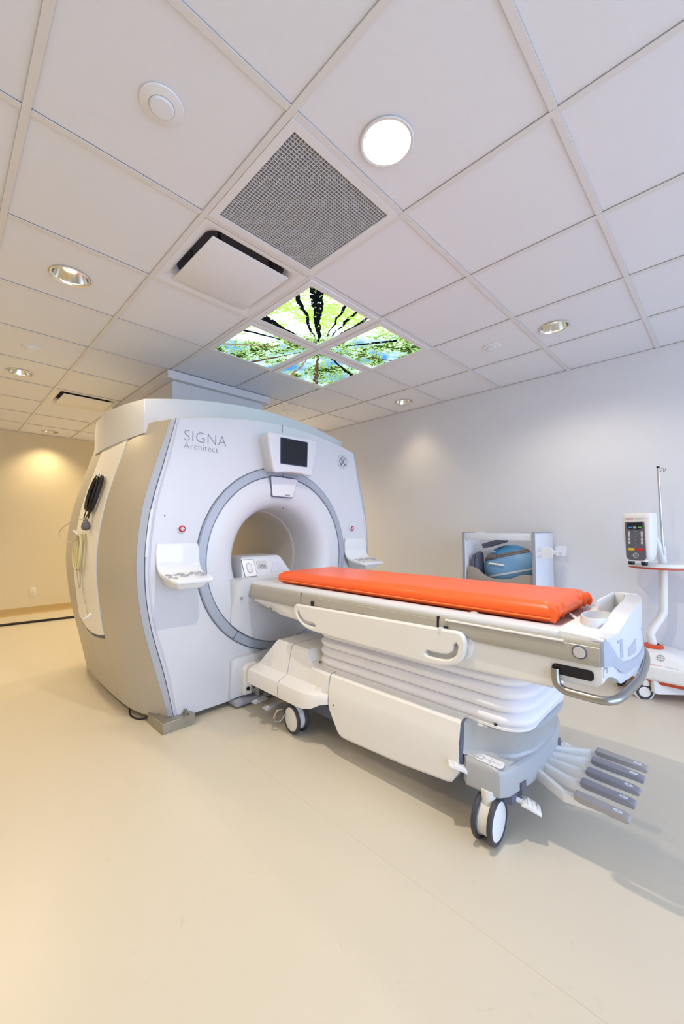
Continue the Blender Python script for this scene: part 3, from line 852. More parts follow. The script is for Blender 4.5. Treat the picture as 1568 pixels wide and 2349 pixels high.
part('dock_latch', cyl((CX - .335, FY - .081, .115), .013, .01, 'y', 18, .002), DARK, SC)
part('dock_slot', box(CX - .30, CX + .30, FY - .09, FY - .06, .085, .15), DARK, SC)
part('dock_rail', box(CX - .31, CX - .27, FY - .16, FY - .06, .08, .16, .004), STEEL, SC)
part('dock_rail', box(CX + .27, CX + .31, FY - .16, FY - .06, .08, .16, .004), STEEL, SC)
part('skid', box(CX - .42, CX + .42, FY - .07, FY + .05, .012, .05, .006), KEYG, SC)
# steel foot blocks with levelling bolts
for (x0, x1, y0, y1) in ((.165, .36, 1.385, 1.62), (.172, .36, 2.82, 3.05), (1.74, 1.935, 1.385, 1.62), (1.74, 1.93, 2.82, 3.05)):
    fb = part('foot_block', box(x0, x1, y0, y1, 0, .062, .002, 1), BLKST, SC, label='worn steel foot block')
    xb = x1 - .045 if x0 < 1 else x0 + .045
    for px, py in ((xb, y0 + .035), (x0 + .05 if x0 < 1 else x1 - .05, y0 + .15)):
        bb = cyl((px, py, .062), .02, .006, 'z', 20, .001); cyl((px, py, .068), .015, .012, 'z', 6, .001, b=bb); cyl((px, py, .08), .008, .012, 'z', 12, .001, b=bb)
        part('bolt', bb, STEEL, fb)
# side hooks
def sidept(y, z, off=.0): return (CX - (xs(y, z) + .006 + off), y, z)
part('cable_hook', tube([sidept(2.16, 1.56, -.01), sidept(2.15, 1.545, .03), sidept(2.17, 1.57, .06)], .008, 8, n=4), GLOSSW, SC, label='white cable hook')
part('cable_hook', tube([sidept(2.28, 1.16, -.01), sidept(2.27, 1.145, .04), sidept(2.29, 1.175, .075)], .008, 8, n=4), GLOSSW, SC, label='white cable hook')
part('cable_hook', tube([sidept(2.20, .60, -.01), sidept(2.20, .575, .02), sidept(2.22, .565, .035)], .012, 8, n=4), GLOSSW, SC, label='white cable hook')

# ------------------------------------------------------------------ cables hanging on the side
bc = thing('black_cable', 'black cable coiled on a hook high on the scanner side', 'cable', sidept(2.15, 1.42, .03))
for k in range(9):
    a = random.uniform(-.012, .012); o = .02 + .009 * (k % 4)
    wdt = .062 + .012 * (k % 3) + a
    pts = []
    for q in range(10):
        t_ = 2 * PI * q / 10
        y = 2.155 + wdt * math.sin(t_) + .004 * k; z = 1.435 + a + .115 * math.cos(t_) * (1 + .05 * (k % 3))
        pts.append(sidept(y, z, o))
    part('coil_loop', tube(pts, .0065, 7, True, 4), BLACK, bc)
part('cord', tube([sidept(2.20, 1.36, .03), sidept(2.255, 1.30, .03), sidept(2.26, 1.24, .03), sidept(2.215, 1.26, .03), sidept(2.17, 1.30, .03), sidept(2.14, 1.34, .03)], .004, 6), BLACK, bc)
part('cord', tube([sidept(2.15, 1.34, .03), sidept(2.15, 1.29, .03), sidept(2.155, 1.255, .03)], .005, 6), BLACK, bc)
part('squeeze_bulb', lathe([(0, .04), (.006, .038), (.012, .028), (.022, .012), (.028, -.008), (.026, -.025), (.016, -.036), (0, -.04)], sidept(2.16, 1.212, .035), 'z', 20), BULBG, bc, label='grey rubber squeeze bulb')
wc = thing('white_tubing', 'ivory tubing coiled on a hook below the black cable', 'cable', sidept(2.25, 1.03, .03))
for k in range(8):
    a = random.uniform(-.01, .01); o = .015 + .01 * (k % 4); wdt = .045 + .018 * (k % 4) + a
    pts = []
    for q in range(10):
        t_ = 2 * PI * q / 10
        pts.append(sidept(2.27 + wdt * math.sin(t_) + .006 * (k % 3), 1.03 + a + (.12 + .006 * (k % 3)) * math.cos(t_), o))
    part('coil_loop', tube(pts, .0045, 7, True, 4), IVORY, wc)
part('stray_loop', tube([sidept(2.18, 1.25, .03), sidept(2.27, 1.245, .06), sidept(2.40, 1.215, .10), sidept(2.48, 1.16, .12), sidept(2.46, 1.105, .10), sidept(2.36, 1.09, .06), sidept(2.27, 1.13, .04)], .0035, 7), CLEAR, wc)
part('stray_loop', tube([sidept(2.33, .93, .02), sidept(2.36, .90, .02), sidept(2.34, .80, .02), sidept(2.325, .775, .02), sidept(2.30, .78, .02), sidept(2.27, .9, .02)], .0035, 7), CLEAR, wc)
part('stray_loop', tube([sidept(2.28, .92, .01), sidept(2.275, .75, .01), sidept(2.25, .65, .01), sidept(2.215, .585, .012)], .0025, 6), CLEAR, wc)
# small black lead at the foot
solo('black_lead', tube([(.16, 1.86, .055), (.135, 1.84, .02), (.12, 1.78, .006), (.13, 1.70, .006), (.165, 1.655, .012), (.20, 1.64, .04)], .005, 8), BLACK, (.15, 1.75, 0), 'thin black lead looping on the floor beside the steel foot block', 'cable')

# ================================================================== PATIENT TABLE
TB = thing('patient_table', 'long white wheeled patient table docked to the scanner', 'patient table', (CX, .3, 0))
def sym(fn):
    for s in (-1, 1): fn(s)
YE = -.69                                        # foot end of the table
# --- table top: moulded tray with raised rims
tp = []
hw = .325
prof = [(-hw, .812), (-hw + .004, .824), (-hw + .014, .831), (-hw + .05, .834), (-hw + .075, .829), (-.20, .822), (-.10, .819), (0, .818), (.10, .819), (.20, .822), (hw - .075, .829), (hw - .05, .834), (hw - .014, .831), (hw - .004, .824), (hw, .812), (hw - .01, .775), (-hw + .01, .775)]
part('table_top', loft([[(CX + p[0], y, p[1]) for p in prof] for y in (1.52, 1.0, .3, -.3, -.545)]), WHITE, TB, smooth=50)
part('cradle_end', loft([[(CX + p[0] * .86, y, p[1]) for p in prof] for y in (1.52, 1.95)]), WHITE, TB, smooth=50)
for yy in (1.17, -.21):
    for s in (-1, 1):
        part('lock_button', lathe([(0, .003), (.010, .003), (.016, .001), (.017, -.004)], (CX + s * .262, yy, .833), 'z', 18), KEYL, TB)
# --- grey side rails in three lengths
def rail_ring(s, y, zlo):
    pts = [(.328, .809), (.3325, .802), (.3325, .796), (.3345, .794), (.336, .76), (.335, zlo + .006), (.331, zlo), (.30, zlo), (.30, .809)]
    return [(CX + s * p[0], y, p[1]) for p in pts]
for s in (-1, 1):
    part('side_rail', loft([rail_ring(s, 1.395, .735), rail_ring(s, 1.385, .722), rail_ring(s, .822, .718)]), RAILG, TB, label='grey side rail')
    part('side_rail', loft([rail_ring(s, .812, .722), rail_ring(s, -.078, .752)]), RAILG, TB, label='grey side rail')
    part('side_rail', loft([rail_ring(s, -.09, .752), rail_ring(s, -.19, .752), rail_ring(s, -.225, .742), rail_ring(s, -.245, .735), rail_ring(s, -.668, .735)]), RAILG, TB, label='grey side rail')
    part('rail_gap', box(CX + s * .31, CX + s * .333, .812, .822, .722, .808), SEAM, TB)
    part('rail_gap', box(CX + s * .31, CX + s * .333, -.09, -.078, .755, .808), DARK, TB)
    part('accessory_slot', tube([(CX + s * .335, -.12, .800), (CX + s * .335, -.565, .800)], .0045, 8, curve=False), WHITE2, TB)
    part('round_cap', lathe([(0, -.004), (.018, -.004), (.0195, -.001), (.0195, .003)] if s < 0 else [(0, .004), (.018, .004), (.0195, .001), (.0195, -.003)], (CX + s * .336, -.612, .772), 'x', 28), KEYL, TB)
    part('cap_ring', lathe([(.0195, -.003 * -s), (.0215, .003 * s), (.0225, 0)], (CX + s * .336, -.612, .772), 'x', 28), SEAM, TB)
# --- white under-frame below the rails
uf = lambda y, zb, h: [(CX - h, y, .745), (CX - h - .001, y, .70), (CX - h + .004, y, zb + .012), (CX - h + .016, y, zb), (CX + h - .016, y, zb), (CX + h - .004, y, zb + .012), (CX + h + .001, y, .70), (CX + h, y, .745)]
part('under_frame', loft([uf(1.33, .705, .31), uf(1.30, .69, .318), uf(1.08, .645, .318), uf(.8, .635, .318), uf(.3, .62, .318), uf(-.2, .612, .318), uf(-.52, .622, .318)]), WHITE2, TB, smooth=35)
# foot-end drive box under the frame, with the dark grip slot
part('foot_box', loft([[(CX - .318, y, .745), (CX - .318, y, .70), (CX - .31, y, zb), (CX + .31, y, zb), (CX + .318, y, .70), (CX + .318, y, .745)] for y, zb in ((-.515, .66), (-.56, .655), (-.65, .66), (-.672, .68))], w=.004), WHITE2, TB)
for s in (-1, 1):
    part('grip_slot', loft([[(CX + s * .3215, p[0], p[1]) for p in rrect(.125, .034, .012, 4, -.585, .698)], [(CX + s * .312, p[0], p[1]) for p in rrect(.125, .034, .012, 4, -.585, .698)]]), DARK, TB)
# --- bow handle
hb = smooth_path([(CX - .325, -.535, .70), (CX - .328, -.536, .672), (CX - .33, -.542, .648), (CX - .33, -.566, .634), (CX - .33, -.62, .632), (CX - .328, -.668, .632), (CX - .312, -.694, .633), (CX - .26, -.712, .636), (CX - .1, -.730, .645), (CX + .08, -.728, .655), (CX + .2, -.715, .662), (CX + .29, -.69, .668), (CX + .318, -.66, .674), (CX + .322, -.60, .685), (CX + .322, -.54, .70)], 5)
part('bow_handle', tube(hb, .0135, 14, curve=False), STEEL, TB, label='brushed steel bow handle')
# --- moulded foot end cap
EC = part('end_cap', loft([[(CX + dx, -.655, zt) for dx, zt in ()] for _ in ()]), WHITE, TB) if False else None
def yend(dx): return -.668 - .05 * (1 - (dx / .33) ** 2)
def shell(h0, h1, zfun, zlo, off, th, n=24):
    """curved end panel between dx h0..h1, top given by zfun(dx), following the bowed end"""
    outer, inner = [], []
    rings = []
    for k in range(n + 1):
        dx = h0 + (h1 - h0) * k / n; y = yend(dx) - off
        zl = zlo(dx) if callable(zlo) else zlo; zt = zfun(dx)
        rings.append([(CX + dx, y, zl), (CX + dx, y, (zl + zt) / 2), (CX + dx, y, zt), (CX + dx, y + th, zt), (CX + dx, y + th, zl)])
    return loft(rings)
ztop_e = lambda dx: lerp([(-.30, .822), (-.24, .826), (-.19, .845), (-.13, .872), (-.07, .889), (0, .896), (.1, .898), (.26, .897), (.30, .88)], dx)
part('end_panel', shell(-.30, .30, ztop_e, .712, .006, .055), WHITE, TB, smooth=50)
part('end_lip', shell(-.325, .325, lambda dx: lerp([(-.325, .815), (-.29, .812), (-.25, .76), (-.2, .73), (-.1, .722), (.1, .722), (.2, .73), (.25, .76), (.29, .85), (.325, .86)], dx), lambda dx: lerp([(-.325, .735), (-.27, .73), (-.20, .69), (.20, .69), (.27, .73), (.325, .735)], dx), .010, .03), TRIMG, TB, label='pale grey bumper lip', smooth=50)
part('end_skirt', shell(-.315, .315, lambda dx: .725, lambda dx: lerp([(-.315, .70), (-.25, .69), (-.21, .66), (.21, .66), (.25, .69), (.315, .70)], dx), .002, .03), WHITE, TB, smooth=50)
part('end_slot', shell(-.215, -.195, lambda dx: .80, .745, .0075, .02, 3), TRIMG, TB)
part('end_slot', shell(-.235, -.195, lambda dx: .806, .797, .0075, .02, 3), TRIMG, TB)
part('end_slot', shell(-.15, -.06, lambda dx: .765 + .02 * (dx + .15) / .09, .738, .0075, .02, 3), TRIMG, TB)
part('end_slot', shell(.06, .16, lambda dx: .80, .79, .0075, .02, 3), TRIMG, TB)
part('end_slot', shell(.13, .15, lambda dx: .79, .76, .0075, .02, 3), TRIMG, TB)
part('end_slot', shell(.25, .256, lambda dx: .87, .85, .0075, .02, 2), TRIMG, TB)
# deck behind the end panel with a cup tray and raised back plate
part('end_deck', loft([[(CX - .318, -.545, .775), (CX - .318, -.545, .829), (CX - .29, -.545, .836), (CX + .29, -.545, .836), (CX + .318, -.545, .829), (CX + .318, -.545, .775)],
                       [(CX - .318, -.64, .775), (CX - .318, -.64, .822), (CX - .29, -.64, .83), (CX + .29, -.64, .83), (CX + .318, -.64, .822), (CX + .318, -.64, .775)],
                       [(CX - .31, -.675, .775), (CX - .31, -.675, .815), (CX - .29, -.675, .82), (CX + .29, -.675, .82), (CX + .31, -.675, .815), (CX + .31, -.675, .775)]]), WHITE2, TB)
cup = lathe([(0, .008), (.058, .008), (.062, .012), (.066, .036), (.071, .036), (.074, .03), (.078, 0)], (0, 0, 0), 'z', 32)
xf(cup, Matrix.Translation((CX - .115, -.618, .826)) @ Matrix.Diagonal((1.25, .68, 1, 1)))
part('cup_tray', cup, WHITE, TB, label='shallow oval cup tray')
part('back_plate', prism([(CX + .0, .83), (CX + .0, .897), (CX + .29, .897), (CX + .29, .83)], 'y', -.60, -.592, .003), WHITE2, TB)
part('back_plate_side', box(CX + .282, CX + .29, -.68, -.60, .83, .897, .002), WHITE2, TB)
# open tray strip visible at the foot between mattress and deck
part('tray_insert', box(CX - .21, CX + .21, -.54, -.35, .8195, .8225), mat('tray_taupe', '#b7a4a4', .35), TB)
part('tray_strap', loft([[(CX - .045, -.505, .838), (CX - .02, -.505, .838), (CX - .02, -.505, .836), (CX - .045, -.505, .836)], [(CX - .075, -.535, .826), (CX - .05, -.54, .826), (CX - .05, -.54, .824), (CX - .075, -.535, .824)]]), TEXTW, TB)
# --- coil connector box at the head end
cbx = loft([[(.725, 1.465, .832), (1.17, 1.465, .832), (1.17, 1.80, .832), (.775, 1.80, .832)],
            [(.755, 1.53, .968), (1.10, 1.53, .968), (1.10, 1.78, .97), (.79, 1.78, .97)],
            [(.768, 1.545, .98), (1.085, 1.545, .98), (1.085, 1.77, .982), (.80, 1.77, .982)]], w=.006)
CB = part('connector_box', cbx, WHITE, TB, label='sloped connector box at bore mouth')
sl = V((0, .065, .136)).normalized()
def onslope(u, v, o=0.0):   # u along x, v up the slope
    nrm = V((0, -sl.z, sl.y)); return V((CX - .10 + u, 1.465, .832)) + sl * v + nrm * o
bs = basis(onslope(-.148, .076, .0015), (1, 0, 0), sl)
part('port_cover', plate(rrect(.095, .125, .008, 4), [], .003, .001, bs), WHITE2, CB)
part('port_outline', plate(rrect(.101, .131, .009, 4), [], .0016, .0004, basis(onslope(-.148, .076, .001), (1, 0, 0), sl)), SEAM, CB)
part('port_socket', plate(rrect(.045, .075, .02, 5), [], .0046, .001, bs), KEYG, CB)
part('port_socket', plate(rrect(.035, .063, .016, 5), [], .0054, .001, bs), TEXTW, CB)
for q in range(6):
    part('port_pin', cyl(tuple(onslope(-.156 + .016 * (q % 2), .056 + .018 * (q // 2), .006)), .004, .002, 'y', 8), DARK, CB)
bs2 = basis(onslope(-.035, .092, .0015), (1, 0, 0), sl)
part('port_socket', plate(rrect(.085, .065, .012, 4), [], .003, .001, bs2), KEYL, CB)
part('port_socket', plate(rrect(.06, .035, .01, 4), [], .0044, .001, bs2 @ Matrix.Translation((0, -.01, 0))), KEYG, CB)
for q in range(4):
    part('port_pin', cyl(tuple(onslope(-.053 + .013 * q, .074 + .012 * (q % 2), .006)), .004, .002, 'y', 8), DARK, CB)
part('box_recess', plate([(-.05, -.035), (.075, -.035), (.045, .045), (-.005, .045)], [], .002, .0005, basis(onslope(.075, .065, .001), (1, 0, 0), sl)), TRIML, CB)
# --- restraint clip below the rail
ck = part('release_clip', tube([(CX - .333, 1.20, .678), (CX - .337, 1.14, .672), (CX - .337, 1.03, .660)], .004, 8), STEEL, TB, label='small steel release clip')
part('clip_knob', lathe([(0, -.014), (.012, -.012), (.014, 0), (0, .004)], (CX - .333, 1.115, .672), 'x', 16), STEEL, ck)
part('clip_tab', box(CX - .342, CX - .334, 1.19, 1.235, .674, .684, .003), STEEL, ck)
part('clip_tab', box(CX - .342, CX - .334, 1.01, 1.05, .652, .66, .003), STEEL, ck)

# --- swing-down side guards with hand slots
guard = [(.848, .70), (.845, .735), (.83, .748), (.80, .748), (-.16, .768), (-.195, .768), (-.215, .752), (-.222, .725), (-.215, .68), (-.195, .65), (-.16, .63), (-.11, .618), (-.07, .612), (.66, .617), (.74, .624), (.79, .645), (.83, .675)]
def band(path, w_):
    """closed outline of a rounded slot following a path"""
    P = smooth_path([(p[0], p[1], 0) for p in path], 5); L_, R_ = [], []
    for i, p in enumerate(P):
        a = P[max(i - 1, 0)]; c = P[min(i + 1, len(P) - 1)]; t_ = (c - a).normalized(); nn = V((-t_.y, t_.x, 0))
        L_.append(p + nn * w_); R_.append(p - nn * w_)
    t0 = (P[0] - P[1]).normalized(); t1 = (P[-1] - P[-2]).normalized()
    return [tuple(q[:2]) for q in L_] + [tuple((P[-1] + t1 * w_)[:2])] + [tuple(q[:2]) for q in R_[::-1]] + [tuple((P[0] + t0 * w_)[:2])]
slotA = band([(.808, .705), (.80, .685), (.775, .667), (.74, .655), (.67, .652)], .0095)
slotB = band([(-.045, .655), (-.10, .655), (-.145, .662), (-.172, .682), (-.18, .712)], .0105)
for s in (-1, 1):
    pm = basis((CX + s * .350, 0, 0), (0, -1 if s < 0 else 1, 0), (0, 0, 1))
    fx = (lambda L_: [(-p[0], p[1]) for p in L_]) if s < 0 else (lambda L_: L_)
    g = part('side_guard', plate(fx(rounded(guard, .02)), [fx(slotA), fx(slotB)], .014, .008, pm), WHITE2, TB, label='white side guard with hand slots')
    for yy in (.71, -.125):
        part('guard_hinge', box(CX + s * .32, CX + s * .345, yy - .008, yy + .008, .735, .775), DARK, g)
    part('guard_tab', box(CX + s * .343, CX + s * .3655, -.118, -.10, .745, .772, .003), GLOSSW, g)
    # moulded shroud around the guard on the under-frame
    sh = [(.875, .735), (.87, .765), (.80, .772), (.62, .763), (-.05, .762), (-.13, .777), (-.19, .778), (-.232, .755), (-.24, .715), (-.22, .66), (-.16, .65), (.6, .65), (.84, .66)]
    part('guard_shroud', plate(fx(rounded(sh, .02)), [], .006, .003, basis((CX + s * .322, 0, 0), (0, -1 if s < 0 else 1, 0), (0, 0, 1))), WHITE2, TB)

# --- bellows
def rr_ring(h, y0, y1, z, r):
    yc = (y0 + y1) / 2
    return [(CX + p[0], yc + p[1], z) for p in rrect(2 * h, abs(y1 - y0), r, 6)]
rings = []
nf = 5; z0, z1 = .412, .665
steps = 10
for f in range(nf):
    for q in range(steps):
        t_ = q / steps; z = z0 + (z1 - z0) * (f + t_) / nf
        o = .026 * math.sin(PI * t_) ** .7
        rings.append(rr_ring(.262 + o, -.392 - o, .742 + o, z, .10 + o))
rings.append(rr_ring(.262, -.392, .742, z1, .10))
part('bellows', loft(rings), BELLOW, TB, label='pale ribbed bellows skirt', smooth=50)
part('bellows_flange', loft([rr_ring(h, -.405 - (h - .28), .75 + (h - .28), z, .11) for h, z in ((.285, .404), (.285, .412), (.275, .418))]), WHITE2, TB)
for yy in (-.30, .735):
    part('flange_screw', cyl((CX - .279 + (.02 if yy > 0 else 0), yy, .414), .006, .005, 'z', 10), DARK, TB)

# --- base covers (cross-sections along the length)
def base_ring(y, low, hl, zl, hs, zs, hm, zt):
    L_ = [(-hl, low), (-hl - .002, (low + zl) / 2), (-hl + .004, zl - .012), (-hl + .016, zl), (-hs, zs), (-hm, zt - .012), (-hm + .014, zt)]
    return [(CX + p[0], y, p[1]) for p in L_] + [(CX - p[0], y, p[1]) for p in L_[::-1]]
rear = [base_ring(1.27, .215, .395, .285, .34, .292, .33, .295), base_ring(1.262, .205, .402, .29, .34, .302, .33, .305), base_ring(1.235, .20, .405, .295, .335, .315, .315, .335), base_ring(1.115, .20, .405, .295, .335, .315, .30, .468), base_ring(1.09, .20, .405, .295, .335, .315, .30, .482), base_ring(.945, .20, .405, .295, .335, .315, .30, .482)]
part('rear_cover', loft(rear), WHITE2, TB, smooth=24)
rear2 = [base_ring(.94, .20, .405, .295, .335, .315, .30, .482), base_ring(.80, .20, .405, .295, .335, .315, .30, .478), base_ring(.77, .20, .405, .295, .335, .315, .31, .42), base_ring(.72, .202, .403, .295, .34, .318, .325, .405), base_ring(.665, .215, .392, .298, .345, .32, .33, .405), base_ring(.62, .24, .37, .302, .35, .34, .335, .405), base_ring(.578, .25, .352, .30, .346, .36, .338, .405)]
part('mid_cover', loft(rear2), WHITE2, TB, smooth=28)
part('cover_gap', loft([base_ring(.9405, .203, .4035, .293, .333, .313, .298, .4815), base_ring(.9445, .203, .4035, .293, .333, .313, .298, .4815)]), SEAM, TB)
def pn(y, lo, k=.347):
    L_ = [(-k + .008, lo), (-k, lo + .012), (-k - .001, .25), (-k, .326), (-k + .003, .336), (-k + .016, .396), (-k + .028, .407)]
    return [(CX + p[0], y, min(.407, p[1]) if p[1] > lo else p[1]) for p in L_] + [(CX - p[0], y, p[1]) for p in L_[::-1]]
part('side_cover', loft([pn(.572, .235), pn(.565, .215), pn(.505, .122), pn(.485, .112), pn(.46, .110), pn(.1, .128), pn(-.12, .150), pn(-.142, .158), pn(-.172, .205), pn(-.178, .22)]), WHITE2, TB, smooth=24)
part('cover_gap', loft([pn(.573, .23, .343), pn(.577, .23, .343)]), SEAM, TB)
part('cover_gap', loft([pn(-.179, .22, .343), pn(-.186, .22, .343)]), SEAM, TB)
for s in (-1, 1):
    part('cover_screw', cyl((CX + s * .344, .535, .26), .005, .004 * s, 'x', 10), SEAM, TB)
# grey foot-end hood (plan outlines stacked in height)
def mir(L_, z): return [(CX + p[0], p[1], z) for p in L_] + [(CX - p[0], p[1], z) for p in L_[::-1]]
low = [(-.325, -.187), (-.338, -.205), (-.340, -.30), (-.332, -.335), (-.300, -.358), (-.15, -.388), (-.05, -.396)]
def scl(L_, d): return [(p[0] + d, p[1] + (d if p[1] < -.2 else 0)) for p in L_]
hmp = [(-.325, -.187), (-.300, -.212), (-.268, -.272), (-.245, -.318), (-.215, -.350), (-.13, -.383), (-.05, -.391)]
hmt = [(-.315, -.187), (-.296, -.215), (-.278, -.300), (-.250, -.362), (-.205, -.405), (-.12, -.425), (-.05, -.428)]
gh = [mir(scl(low, .012), .165), mir(low, .178), mir(low, .255), mir(scl(low, .003), .268), mir(scl(low, .012), .277), mir([((a[0] + b_[0]) / 2 - .004, (a[1] + b_[1]) / 2) for a, b_ in zip(low, hmp)], .283), mir(scl(hmp, -.004), .287), mir(hmp, .297),
      mir([(a[0] * .6 + b_[0] * .4, a[1] * .6 + b_[1] * .4) for a, b_ in zip(hmt, hmp)], .375), mir(hmt, .397), mir(scl(hmt, .010), .408)]
part('foot_cover', loft(gh), BASEG, TB, label='grey foot-end base cover', smooth=32)
part('base_tray', box(CX - .28, CX + .28, -.36, 1.2, .13, .20, .01), DGREY, TB)
for s in (-1, 1):
    fm2 = basis((CX + s * .305, -.285, .2835), (0, -1, 0) if s < 0 else (0, 1, 0), (1 if s < 0 else -1, 0, .16))
    st = part('pictogram_sticker', plate(rrect(.112, .04, .016, 5), [], .001, .0003, fm2), TEXTW, TB, label='white pictogram sticker')
    part('pictogram', plate([(.0125 * math.cos(2 * PI * k / 20) - .034, .0125 * math.sin(2 * PI * k / 20)) for k in range(20)], [[(.010 * math.cos(2 * PI * k / 20) - .034, .010 * math.sin(2 * PI * k / 20)) for k in range(20)]], .0012, .0001, fm2), TEXTG, st)
    for a0, a1 in (((-.018, 0), (-.009, 0)), ((-.004, 0), (.014, 0)), ((.005, -.009), (.005, .009)), ((.021, 0), (.043, 0))):
        ax, ay = min(a0[0], a1[0]), min(a0[1], a1[1]); bx_, by_ = max(a0[0], a1[0]), max(a0[1], a1[1])
        part('pictogram', plate([(ax - .0006, ay - .0006), (bx_ + .0006, ay - .0006), (bx_ + .0006, by_ + .0006), (ax - .0006, by_ + .0006)], [], .0012, .0001, fm2), TEXTG, st)
    for (hx, hy, ang) in ((-.018, 0, 180), (-.004, 0, 180), (.014, 0, 0), (.005, .009, 90), (.005, -.009, 270), (.021, 0, 180), (.043, 0, 0)):
        a = math.radians(ang); tri = [(hx + .004 * math.cos(a), hy + .004 * math.sin(a)), (hx + .003 * math.cos(a + 2.1), hy + .003 * math.sin(a + 2.1)), (hx + .003 * math.cos(a - 2.1), hy + .003 * math.sin(a - 2.1))]
        part('pictogram', plate(tri, [], .0012, .0001, fm2), TEXTG, st)
    part('linkage_slot', box(CX + s * .235, CX + s * .185, -.3795, -.36, .1645, .205), PANELG, TB)

# --- casters
def caster(x, y, parent, R_=.078, gap=.021, wd=.018, rot=0.0, stem=.06, top=.2):
    mtx = Matrix.Translation((x, y, 0)) @ Matrix.Rotation(rot, 4, 'Z')
    def put(name, b, m, par, label=None): return part(name, xf(b, mtx), m, par, label)
    c = put('caster', loft([[(px * gap * .9, py, R_ + pz) for px, py, pz in ((-1, y_, z_), (1, y_, z_))] + [(gap * .9, y2, R_ + z2), (-gap * .9, y2, R_ + z2)] for (y_, z_, y2, z2) in
            [(.062 * math.cos(a), .062 * math.sin(a), .024 * math.cos(a), .024 * math.sin(a)) for a in [math.radians(d) for d in range(-60, 241, 20)]]]), WHITE2, parent, 'white caster hood with twin wheels')
    put('caster_stem', cyl((0, stem - .06, R_ + .045), .028, top - R_ - .045, 'z', 20), WHITE2, c)
    for s in (-1, 1):
        x0 = s * gap; x1 = s * (gap + wd)
        put('tyre', lathe([(R_ - .018, x0), (R_ - .003, x0), (R_, x0 + s * .004), (R_, x1 - s * .005), (R_ - .004, x1), (R_ - .014, x1), (R_ - .016, x1 - s * .003)], (0, 0, R_), 'x', 36), TYRE, c, 'dark grey tyre')
        put('wheel_disc', lathe([(0, x1 + s * .001), (R_ - .03, x1 + s * .001), (R_ - .015, x1 - s * .002), (R_ - .015, x0), (0, x0)], (0, 0, R_), 'x', 36), WHITE2, c)
    return c
caster(.728, -.288, TB, .082, rot=math.radians(92), top=.19); caster(.728, .872, TB, .08, rot=math.radians(-6))
caster(1.38, -.29, TB, rot=math.radians(80)); caster(1.372, .872, TB)
# --- brake paddles
def paddle(x, y, z, rz, tilt, label='white ribbed brake paddle'):
    mtx = Matrix.Translation((x, y, z)) @ Matrix.Rotation(rz, 4, 'Z') @ Matrix.Rotation(tilt, 4, 'X') @ Matrix.Diagonal((1.15, 1.15, 1.15, 1))
    pr = [(-.032, -.004), (-.03, .004), (-.01, .010), (.015, .011), (.032, .004), (.034, -.006), (.01, -.004)]
    o = part('brake_paddle', xf(prism(pr, 'x', -.024, .024, .003), mtx), WHITE2, TB, label)
    for k in range(3):
        part('tread_rib', xf(box(-.019, .019, -.016 + .016 * k - .0015, -.016 + .016 * k + .0015, .006, .0125, .001), mtx), GLOSSW, o)
    part('paddle_arm', xf(tube([(0, .02, -.002), (0, .06, -.004)], .008, 8, curve=False), mtx), WHITE2, o)
paddle(.705, -.170, .235, math.radians(215), math.radians(-16))
paddle(.835, -.405, .125, math.radians(25), math.radians(22))
paddle(1.30, -.40, .155, math.radians(-25), math.radians(18))
# --- row of five drive pedals
pads = [.905, 1.006, 1.102, 1.205, 1.297]
roots = [(.985, -.375), (1.03, -.385), (1.075, -.39), (1.12, -.388), (1.165, -.38)]
pml = [PEDL, PEDG, PEDG, PEDG, PEDL]
for k, (px, rt) in enumerate(zip(pads, roots)):
    y1_ = -.535 + .004 * k
    pr = [(-.700, .179), (-.706, .186), (-.702, .195), (-.686, .199), (y1_ - .005, .206), (y1_, .203), (y1_ - .003, .188), (y1_ - .02, .183)]
    pd = part('drive_pedal', prism(pr, 'x', px - .0205, px + .0205, .004), pml[k], TB, label='long grey foot pedal')
    oval = [(.0085 * math.cos(2 * PI * q / 18), .014 * math.sin(2 * PI * q / 18)) for q in range(18)]
    pmx = basis((px, -.668, .2002), (1, 0, 0), (0, 1, .046))
    part('pedal_mark', plate(oval, [], .0008, .0002, pmx), TEXTW, pd)
    part('pedal_mark', plate([(p[0] * .4, p[1] * .5) for p in oval], [], .0011, .0002, pmx), KEYG, pd)
    arm = loft([[(rt[0] - .011, rt[1] + .03, .165), (rt[0] + .011, rt[1] + .03, .165), (rt[0] + .011, rt[1] + .03, .21), (rt[0] - .011, rt[1] + .03, .21)],
                [(px - .013, -.50, .158), (px + .013, -.50, .158), (px + .013, -.50, .192), (px - .013, -.50, .192)],
                [(px - .012, -.54, .162), (px + .012, -.54, .162), (px + .012, -.54, .190), (px - .012, -.54, .190)],
                [(px - .012, -.64, .174), (px + .012, -.64, .174), (px + .012, -.64, .186), (px - .012, -.64, .186)]], w=.003)
    part('pedal_arm', arm, WHITE2, pd)
# small rear pedals near the dock
for k in range(2):
    y0 = 1.17 - .12 * k
    pr = [(-.0, .118), (-.09, .112), (-.10, .105), (-.09, .10), (0, .106)]
    rp = part('rear_pedal', prism([(CX - .33 + p[0] * -1.0 - .0, p[1]) for p in [(.0, .118), (.085, .112), (.095, .105), (.085, .10), (0, .106)]], 'y', y0 - .024, y0 + .024, .003), KEYG, TB, label='small grey foot pedal')
    part('pedal_mark', lathe([(0, .002), (.008, .002), (.008, 0)], (CX - .40, y0, .1125), 'z', 14), TEXTW, rp)
part('wire_mesh_guard', tube([(CX - .40, .965, .10), (CX - .42, .95, .075), (CX - .39, .94, .06), (CX - .36, .93, .09), (CX - .33, .945, .11), (CX - .38, .96, .115)], .006, 6, True), STEEL, TB)

